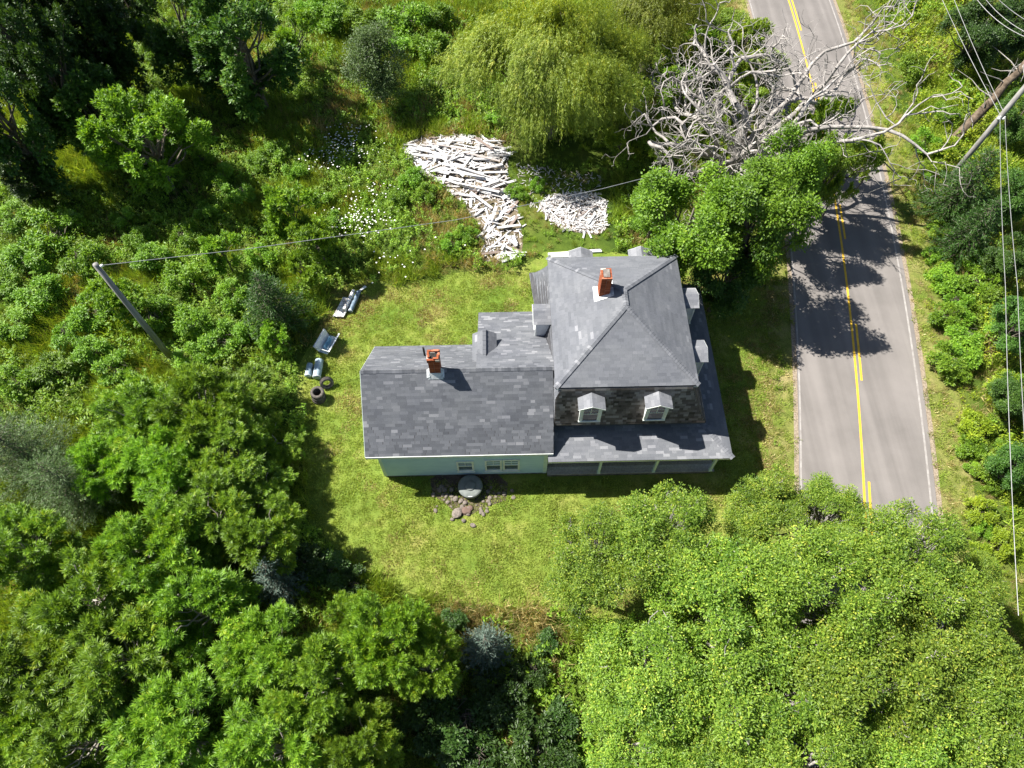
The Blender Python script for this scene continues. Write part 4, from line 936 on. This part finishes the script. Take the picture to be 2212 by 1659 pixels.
def grid(x0, x1, y0, y1, sp, seed):
    g = np.random.default_rng(seed); X, Y = np.meshgrid(np.arange(x0, x1, sp), np.arange(y0, y1, sp)); X = X.ravel() + g.uniform(-.6, .6, X.size) * sp; Y = Y.ravel() + g.uniform(-.6, .6, Y.size) * sp
    return X, Y, g
def road_off(X, Y): return X - np.polyval(cf, Y)
# rough meadow
JUNK = [at(*p) for p in ((640, 890), (640, 790), (672, 735), (705, 640), (735, 612), (800, 604), (800, 700), (740, 800), (730, 880))]
X, Y, g = grid(-52, 54, -6, 76, 0.40, 41)
U_, V_ = project_np(np.stack([X, Y, 0 * X], 1)); ok = (U_ > -300) & (U_ < 2510) & (V_ > -330) & (V_ < 1800)
ro = road_off(X, Y); keep = ok & ~inside(LAWN, X, Y) & ~inside(HOUSE_BOX, X, Y) & ~((ro > RW_L - 1.0) & (ro < RW_R + 0.9)) & ~inside(HEAP_A, X, Y) & ~inside(HEAP_B, X, Y)
keep &= ~inside(JUNK, X, Y)
near_heap = (U_ > 1090) & (U_ < 1330) & (V_ > 290) & (V_ < 545)
verge_ = (ro > RW_L - 2.6) & (ro < RW_R + 3.4)
bank = ro > RW_R + 0.8
X, Y, U_, V_, near_heap, verge_, bank = [q[keep] for q in (X, Y, U_, V_, near_heap, verge_, bank)]
n1 = vnoise(X, Y, 3.2, 1); n2 = vnoise(X, Y, 1.3, 2); n3 = vnoise(X, Y, 6.0, 3); rr = g.random(len(X))
dryz = ((U_ > 900) & (U_ < 1080) & (V_ > 390) & (V_ < 620)) * 0.45 + ((U_ > 930) & (U_ < 1230) & (V_ > 1290) & (V_ < 1390)) * 0.6 + ((V_ > 225) & (V_ < 330) & (U_ > 600) & (U_ < 1120)) * 0.22
idx = np.where(n1 * 0.6 + n2 * 0.4 + g.normal(0, .08, len(X)) > 0.45, g.integers(0, 3, len(X)), g.integers(3, 6, len(X)))
idx = np.where(rr < 0.03 + 0.16 * (n3 > .68) + dryz + 0.28 * verge_, g.integers(6, 8, len(X)), idx)
idx = np.where((rr > 0.55) & bank & (idx < 6), g.integers(8, 10, len(X)), idx)
sc = g.uniform(.7, 1.35, len(X)) * (0.75 + 0.6 * n2); sc = np.where(near_heap | verge_, sc * 0.5, np.where(bank, sc * 1.25, sc))
drop = near_heap & (g.random(len(X)) < 0.35); k_ = ~drop
src = [(weed_clump('weed', 900 + i, 70, .36, .6, (.13, .055)), 'weed') for i in range(3)] + [(blade_clump('grass', 910 + i, 70, .34, .62, .030, .55), 'grass_long') for i in range(3)] + \
      [(blade_clump('dry', 920 + i, 60, .34, .55, .022, .6), 'grass_dry') for i in range(2)] + [(weed_clump('lime', 930 + i, 70, .36, .55, (.11, .05), .55), 'leaf_lime') for i in range(2)]
scatter('meadow_weeds', np.stack([X, Y, 0 * X], 1)[k_], g.uniform(0, 6.28, len(X))[k_], sc[k_], idx[k_], src)
# lawn grass
X, Y, g = grid(-11, 17, 3, 27, 0.24, 43); ro = road_off(X, Y)
keep = inside(LAWN, X, Y) & ~inside(HOUSE_BOX, X, Y); X, Y = X[keep], Y[keep]; n1 = vnoise(X, Y, 2.2, 6); n2 = vnoise(X, Y, .7, 7)
idx = np.where(n1 * .55 + n2 * .45 + g.normal(0, .1, len(X)) > .63, 3, g.integers(0, 3, len(X)))
src = [(blade_clump('blades', 940 + i, 60, .20, .085, .022, .9, .5, .22), 'grass_lawn') for i in range(3)] + [(blade_clump('blades', 945, 50, .2, .08, .02, .9, .45), 'grass_dry')]
scatter('lawn_grass', np.stack([X, Y, 0 * X + .004], 1), g.uniform(0, 6.28, len(X)), g.uniform(.7, 1.4, len(X)) * (.7 + .6 * n2), idx, src)
# verge grass by the road
X, Y, g = grid(8, 34, -4, 60, 0.33, 44); ro = road_off(X, Y); s_ = ((ro > RW_L - 2.6) & (ro < RW_L - .12)) | ((ro > RW_R + .15) & (ro < RW_R + 1.3)); nn = vnoise(X, Y, 1.1, 8)
keep = s_ & (nn + g.normal(0, .12, len(X)) > .34); X, Y = X[keep], Y[keep]
src = [(blade_clump('verge', 950 + i, 45, .2, .14, .022, .8, .5), m_) for i, m_ in enumerate(('grass_lawn', 'grass_long', 'grass_dry'))]
scatter('verge_grass', np.stack([X, Y, 0 * X + .02], 1), g.uniform(0, 6.28, len(X)), g.uniform(.6, 1.3, len(X)), g.integers(0, 3, len(X)), src)
# daisies
P = []
for (u, v, su, sv, k_) in ((745, 295, 26, 14, 70), (720, 320, 22, 16, 50), (765, 330, 30, 14, 40), (700, 345, 26, 14, 30), (800, 415, 26, 12, 35), (785, 470, 28, 14, 55), (770, 492, 30, 12, 40), (745, 470, 24, 16, 30), (830, 560, 60, 30, 20)):
    for _i in range(k_): P.append(at(u + npr.normal(0, su), v + npr.normal(0, sv), npr.uniform(.55, .8)))
P = np.array([tuple(p) for p in P]); g = np.random.default_rng(3); a = np.arange(8) * math.pi / 4
fl = leaves_mesh('flower', np.zeros((8, 3)), np.stack([np.cos(a), np.sin(a), .2 + 0 * a], 1), np.tile([0, 0, 1.], (8, 1)), np.full(8, .045), np.full(8, .036), np.full(8, .5))
scatter('daisies', P, g.uniform(0, 6.28, len(P)), g.uniform(.7, 1.5, len(P)), np.zeros(len(P), int), [(fl, 'daisy')])

# ================================================================== THINGS IN THE YARD
# --- scrap lumber heaps: every board is a thing
BM = []
for k in range(10):
    w = MB(); w.tint = (0.12, 0.35, 0.5, 0.6, 0.7, 0.78, 0.85, 0.9, 0.95, 1.0)[k]; w.box((-.5, -.5, -.5), (.5, .5, .5))
    for i, p in enumerate(w.v): w.v[i] = (p[0], p[1] * (1 + .16 * ((i * 7 + k * 3) % 5 - 2) / 2), p[2])
    me = w.mesh('board'); me.materials.append(M['board']); BM.append(me)
def board(p, ln, wd, th, yaw, pitch, roll, k, name, label, cat, group):
    o = bpy.data.objects.new(name, BM[k]); COL.objects.link(o); o.location = p; o.scale = (ln, wd, th); o.rotation_euler = (roll, pitch, yaw)
    return tag(o, label, cat, group)
def pick_in(poly, g):
    xs_ = [p[0] for p in poly]; ys_ = [p[1] for p in poly]
    while True:
        x, y = g.uniform(min(xs_), max(xs_)), g.uniform(min(ys_), max(ys_))
        if inside(poly, np.array([x]), np.array([y]))[0]: return x, y
g = np.random.default_rng(77)
def edge_dist(poly, x, y):
    d = 9
    for i in range(len(poly)):
        a, b = np.array(poly[i][:2]), np.array(poly[(i + 1) % len(poly)][:2]); t = np.clip(np.dot([x, y] - a, b - a) / np.dot(b - a, b - a), 0, 1); d = min(d, np.linalg.norm(a + (b - a) * t - [x, y]))
    return d
for i in range(180):
    x, y = pick_in(HEAP_A, g); e = edge_dist(HEAP_A, x, y); upper = y > at(1000, 420).y
    ln = (g.uniform(0.7, 3.0) if upper else g.uniform(0.5, 2.0)) * (0.5 + 0.5 * min(e, 1)); yaw = g.normal(0.05 if upper else 0.5, 0.55) if g.random() < .75 else g.uniform(0, 3.14)
    board((x, y, 0.05 + 0.30 * min(e, 1.1) * g.random()), ln, g.uniform(.07, .2), g.uniform(.025, .07), yaw, g.normal(0, .045), g.normal(0, .25), int(np.clip(g.normal(5.6, 2.8), 0, 9)), 'board', 'weathered white board lying in the larger scrap lumber heap', 'board', 'boards of the larger heap')
for i in range(105):
    x, y = pick_in(HEAP_B, g); e = edge_dist(HEAP_B, x, y)
    board((x, y, 0.04 + 0.22 * min(e, 1) * g.random()), g.uniform(.35, 1.35), g.uniform(.04, .11), g.uniform(.012, .03), g.normal(.9, .8), g.normal(0, .08), g.normal(0, .3), int(np.clip(g.normal(6.3, 2.6), 0, 9)), 'lath', 'short white splintered lath in the smaller scrap heap', 'lath', 'laths of the smaller heap')
def splinters(name, poly, n, seed, lo, hi, zmax):
    g = np.random.default_rng(seed); V = []; T = []
    for i in range(n):
        x, y = pick_in(poly, g); a = g.uniform(0, 3.14); ln = g.uniform(lo, hi) / 2; wd = g.uniform(.02, .06) / 2; z = g.uniform(.012, zmax)
        c, s = math.cos(a), math.sin(a); dz = g.normal(0, .03)
        V += [(x - c * ln - s * wd, y - s * ln + c * wd, z - dz), (x + c * ln - s * wd, y + s * ln + c * wd, z + dz), (x + c * ln + s * wd, y + s * ln - c * wd, z + dz + .012), (x - c * ln + s * wd, y - s * ln - c * wd, z - dz + .012)]; T += [float(np.clip(g.normal(.65, .28), 0, 1))] * 4
    V = np.array(V); V[:, 2] = np.maximum(V[:, 2], .01)
    o = link(name, mesh_np(name, V, np.arange(len(V)).reshape(-1, 4), T), 'board'); o['kind'] = 'stuff'
splinters('splinters', HEAP_A, 900, 5, .12, .5, .12); splinters('splinters', HEAP_B, 1000, 6, .1, .4, .2)
splinters('splinters', [at(*p) for p in ((1110, 350), (1300, 380), (1300, 420), (1150, 450), (1110, 420))], 260, 7, .1, .4, .1)
for (u0, v0, u1, v1, k, t) in ((1184, 549, 1255, 545, 9, 'long white plank on the grass behind the back dormers, left piece'), (1255, 543, 1300, 541, 7, 'pale plank on the grass ending at the leafy tree'), (1190, 553, 1240, 552, 5, 'worn grey-white plank alongside the long white plank')):
    a, b = at(u0, v0, .1), at(u1, v1, .1); c = (a + b) / 2; board((c.x, c.y, .07), (b - a).length, .2, .1, math.atan2(b.y - a.y, b.x - a.x), 0, 0, k, 'plank', t, 'plank', None)

# --- round well cover and the stones round it
wp = (-6.3 + 4.26, 13.66 - 0.62, 0)
root = empty('well', wp); tag(root, 'round grey concrete well cover standing against the blue wall', 'well')
w = MB(); w.lathe([(.55, 0), (.56, .34), (.58, .36)], 40); w.build('well_ring', 'well', root, smooth=True)
w = MB(); w.lathe([(.60, .345), (.61, .40), (.58, .45), (.50, .475), (.30, .49), (.27, .485)], 44); w.build('well_lid', 'well', root, smooth=True)
w = MB(); w.lathe([(.26, .48), (.265, .52), (.24, .545), (.05, .55)], 32); w.build('lid_cap', 'well', root, smooth=True)
w = MB(); w.box((-.1, -.57, .44), (.12, -.54, .475)); w.build('lid_grip', 'metal_pale', root)
def stone_mesh(seed):
    bm = bmesh.new(); bmesh.ops.create_icosphere(bm, subdivisions=2, radius=1); g = np.random.default_rng(seed); ax = unit(g.normal(size=(7, 3))); cut = g.uniform(.55, .9, 7)
    for v in bm.verts:
        p = np.array(v.co)
        for a_, c_ in zip(ax, cut):
            d = p.dot(a_)
            if d > c_: p = p - a_ * (d - c_)
        v.co = p
    me = bpy.data.meshes.new('stone'); bm.to_mesh(me); bm.free(); me.materials.append(M['stone']); return me
SM = [stone_mesh(i) for i in range(5)]
g = np.random.default_rng(31); n_ = 0; spots = []
while n_ < 46:
    a = g.uniform(math.pi * .95, 2.05 * math.pi); q = g.uniform(.72, 1.35) if n_ < 34 else g.uniform(1.2, 1.9); x, y = wp[0] + math.cos(a) * q * 1.15, wp[1] + math.sin(a) * q
    if y > 13.4 or any((x - p) ** 2 + (y - r_) ** 2 < .02 for p, r_ in spots): continue
    spots.append((x, y)); s = g.uniform(.06, .15)
    o = bpy.data.objects.new('stone', SM[n_ % 5]); COL.objects.link(o); o.location = (x, y, s * .28); o.scale = (s * g.uniform(.8, 1.4), s, s * g.uniform(.5, .8)); o.rotation_euler = (0, 0, g.uniform(0, 6.28))
    tag(o, 'rough brownish field stone laid round the well cover', 'stone', 'stones round the well'); n_ += 1
for (dx, dy, s, t) in ((-.62, -1.25, .26, 'flat pinkish stone slab lying in the sun below the well'), (-.18, -1.15, .22, 'large white stone lying in the sun below the well'), (-.02, -1.0, .16, 'smaller pale stone leaning on the large white stone')):
    o = bpy.data.objects.new('stone', SM[int(s * 20) % 5].copy()); COL.objects.link(o); o.data.materials.clear(); o.data.materials.append(M['board' if 'white' in t else 'stone']); o.location = (wp[0] + dx, wp[1] + dy, s * .3); o.scale = (s * 1.2, s, s * .55); o.rotation_euler = (0, 0, dx * 3); tag(o, t, 'stone')

# --- tyres
def tyre(p, rot, label):
    root = empty('tyre', p); root.rotation_euler = rot; tag(root, label, 'tyre', 'discarded tyres')
    prof = [(.20, -.085), (.23, -.105), (.30, -.11), (.345, -.085), (.355, -.05), (.355, .05), (.345, .085), (.30, .11), (.23, .105), (.20, .085), (.215, .05), (.29, .03), (.29, -.03), (.215, -.05)]
    w = MB(); w.lathe(prof, 36, closed=True); w.build('casing', 'tyre_dust', root, smooth=True)
    w = MB()
    for i in range(36):
        a = 2 * math.pi * i / 36; T = Matrix.Rotation(a, 4, 'Z') @ Matrix.Translation((.352, 0, 0)); w.box((-.004, -.018, -.075), (.012, .018, -.01), T); w.box((-.004, -.004, .01), (.012, .03, .075), T)
    w.build('tread', 'rubber', root)
t0 = at(690, 862, 0)
tyre((t0.x, t0.y, .11), (0, 0, 0), 'bottom tyre of the discarded stack at the lawn edge')
tyre((t0.x + .03, t0.y + .02, .33), (0, 0, .4), 'middle tyre of the discarded stack at the lawn edge')
tyre((t0.x + .02, t0.y + .06, .57), (R(6), 0, .8), 'dusty top tyre of the discarded stack at the lawn edge')
t1 = at(703, 845, 0); tyre((t1.x + .10, t1.y + .32, .33), (R(68), R(8), R(20)), 'tyre leaning behind the tyre stack beside the metal tanks')
# --- two metal tanks
def tank(a, b, r_, name, mat, label, dent=0.0):
    a, b = Vector(a), Vector(b); d = (b - a); ln = d.length; root = empty(name, a); root.rotation_euler = d.to_track_quat('Z', 'Y').to_euler(); tag(root, label, 'tank')
    w = MB(); w.lathe([(r_ * .55, -.04), (r_ * .9, -.015), (r_, .03), (r_, ln * .32), (r_ * 1.015, ln * .33), (r_, ln * .34), (r_, ln * .66), (r_ * 1.015, ln * .67), (r_, ln * .68), (r_, ln - .03), (r_ * .9, ln + .015), (r_ * .5, ln + .04)], 28); w.build('tank_shell', mat, root, smooth=True)
    w = MB(); w.lathe([(r_ * .98, -.012), (r_ * 1.03, .0), (r_ * 1.03, .025), (r_ * .99, .03)], 28); w.build('rim', 'enamel', root, smooth=True)
    w = MB(); w.tube([(r_ * .95, 0, ln * .55), (r_ * 1.25, 0, ln * .55), (r_ * 1.25, .12, ln * .52)], .02, 6); w.build('pipe_fitting', 'rubber', root)
tank(at(684, 815, .22), at(690, 778, .24), .22, 'metal_tank', 'tank_blue', 'larger pale blue metal tank lying between trough and tyres')
tank(at(665, 812, .18), at(670, 787, .19), .18, 'metal_tank', 'tank_blue', 'smaller metal tank half under leaves beside the larger tank')
# --- white trough
a = at(699, 764, 0); b = at(720, 728, 0); d = b - a; ln = d.length * 1.0; root = empty('trough', (a.x, a.y, .02), math.atan2(d.y, d.x) - math.pi / 2); tag(root, 'white open-ended metal trough with flared sides holding blue cloth', 'trough')
w = MB(); t = .02
w.slab([(-.24, 0, .06), (.24, 0, .06), (.24, ln, .06), (-.24, ln, .06)], .05); w.build('floor_panel', 'tank_blue', root)
for s, nm in ((-1, 'side_panel'), (1, 'side_panel')):
    w = MB(); w.add([(s * .24, 0, .03), (s * .24, ln, .03), (s * .42, ln + .05, .50), (s * .42, -.05, .50), (s * .265, 0, .03), (s * .265, ln, .03), (s * .50, ln + .05, .49), (s * .50, -.05, .49)],
                    [(0, 1, 2, 3), (7, 6, 5, 4), (3, 2, 6, 7), (0, 3, 7, 4), (1, 5, 6, 2), (0, 4, 5, 1)]); w.build(nm, 'enamel', root)
w = MB(); w.box((-.42, -.05, .40), (.42, -.02, .50)); w.build('end_rail', 'enamel', root)
g = np.random.default_rng(5); V = []; n_ = 12
for i in range(n_):
    for j in range(n_): V.append((-.17 + .34 * i / (n_ - 1) + g.normal(0, .01), ln * (.2 + .65 * j / (n_ - 1)), .12 + .10 * math.sin(i * .55) + g.normal(0, .018)))
o = link('cloth', mesh_np('cloth', np.array(V), np.array([(i * n_ + j, (i + 1) * n_ + j, (i + 1) * n_ + j + 1, i * n_ + j + 1) for i in range(n_ - 1) for j in range(n_ - 1)]), None, True), 'cloth_blue')
o.matrix_world = Matrix.Translation((a.x, a.y, .02)) @ Matrix.Rotation(math.atan2(d.y, d.x) - math.pi / 2, 4, 'Z'); tag(o, 'crumpled blue cloth lying inside the white trough', 'cloth')
# --- scrap panels
def panel(pts, mat, name, label, cat, z=.10, ribs=0):
    root = empty(name, at(*pts[0])); P = [at(*p, z) - root.location for p in pts]; w = MB()
    w.slab(P, .05); w.build('sheet', mat, root)
    w = MB(); w.tube([P[0], P[1]], .03, 5); w.tube([P[2], P[3]], .03, 5); w.build('edge_fold', mat, root); tag(root, label, cat)
panel([(719, 683), (742, 684), (764, 645), (741, 642)], 'panel_worn', 'scrap_panel', 'worn white scrap panel lying flat under the bush edge', 'panel', .16)
tank(at(757, 672, .18), at(775, 630, .2), .13, 'metal_cylinder', 'tank_dark', 'long dark blue metal cylinder beside the worn white panel')
tank(at(744, 668, .30), at(764, 628, .32), .11, 'metal_cylinder', 'panel_worn', 'peeling grey metal cylinder resting on the worn white panel')
a, b = at(777, 628, .1), at(790, 618, .12); c = (a + b) / 2; board((c.x, c.y, .1), (b - a).length, .12, .05, math.atan2(b.y - a.y, b.x - a.x), 0, 0, 9, 'plank', 'short white plank past the end of the blue cylinder', 'plank', None)

# --- poles and wires
pL = at(375, 780, 0)
root = empty('utility_pole', (pL.x, pL.y, 0)); tag(root, 'bare weathered grey wooden pole standing in the meadow', 'utility pole')
w = MB(); w.tube([(0, 0, -.3), (-.05, 0, 4), (-.12, 0, 8.2)], [.17, .145, .12], 12); w.build('shaft', 'pole_wood', root, smooth=True)
w = MB(); w.lathe([(.06, 0), (.075, .05), (.04, .09), (.07, .13), (.02, .16)], 12, Matrix.Translation((.05, 0, 8.05)) @ Matrix.Rotation(R(60), 4, 'Y')); w.build('insulator', 'porcelain', root, smooth=True)
w = MB(); w.box((-.22, -.02, 7.7), (-.02, .02, 7.76)); w.build('bracket', 'metal_pale', root)
top = Vector((pL.x, pL.y, 8.1))
def wire(name, pts, r_, mat, label, sag=0.0, group=None):
    P = []
    for i in range(len(pts) - 1):
        a, b = Vector(pts[i]), Vector(pts[i + 1])
        for k in range(14):
            t = k / 14; p = a.lerp(b, t); p.z -= sag * 4 * t * (1 - t); P.append(p)
    P.append(Vector(pts[-1])); w = MB(); w.tube(P, r_, 5); o = w.build(name, mat); return tag(o, label, 'wire', group)
wire('service_wire', [top, at(540, 537, 7.4), at(985, 475, 6.7), at(1300, 408, 6.9), at(1470, 365, 7.3)], .014, 'wire_pale', 'thin service wire running from the bare pole over the scrap heaps')
# leaning pole on the bank
q0 = at(2115, 308, 3.6); q1 = at(2200, 205, 6.6); dq = (q1 - q0) / 3.0; base = q0 - dq * 3.6
root = empty('utility_pole', (base.x, base.y, 0)); tag(root, 'grey utility pole leaning over the bank with power lines', 'utility pole')
w = MB(); w.tube([dq * -.2, dq * 4, dq * 9.6], [.18, .155, .13], 12); w.build('shaft', 'pole_wood', root, smooth=True)
w = MB(); c = dq * 9.2; w.box((c.x - 1.2, c.y - .06, c.z - .06), (c.x + 1.2, c.y + .06, c.z + .06)); w.build('crossarm', 'pole_wood', root)
for s in (-1.1, -.5, .5, 1.1):
    w = MB(); w.lathe([(.04, 0), (.06, .05), (.035, .09), (.055, .13), (.02, .16)], 10, Matrix.Translation((c.x + s, c.y, c.z + .06))); w.build('insulator', 'porcelain', root, smooth=True)
for du in (0, 1):
    w = MB(); p = dq * 5.3 + Vector((-.12 + du * .26, -.14, 0)); w.lathe([(.02, -.12), (.09, -.1), (.1, .0), (.05, .08), (.03, .12)], 12, Matrix.Translation(p)); w.build('insulator', 'porcelain', root, smooth=True)
mid = base + dq * 5.4; mid.z = dq.z * 5.4
for i, (u0, du) in enumerate(((2018, -.12), (2046, .16))):
    e0 = at(u0, -40, 6.2)
    lo = at(2200 + i * 40, 1330, 6.0)
    wire('telephone_wire', [e0, mid + Vector((du, 0, 0)), at(2172 + i * 26, 620, 5.6), lo], .015, 'wire_pale', ('lower' if i == 0 else 'upper') + ' pale telephone wire strung along the bank through the leaning pole', .12)
tp = base + dq * 9.35
for i, s in enumerate((-1.1, -.5, 1.1)):
    e0 = at(2085 + i * 18, -40, 9.6); wire('power_line', [e0, tp + Vector((s, 0, .2)), tp + Vector((s + 4.0, -40, .6))], .016, 'wire_pale', ('first', 'second', 'third')[i] + ' pale power line from the crossarm side next to the ' + ('telephone wires', 'pole shaft', 'outer bank')[i], .5)
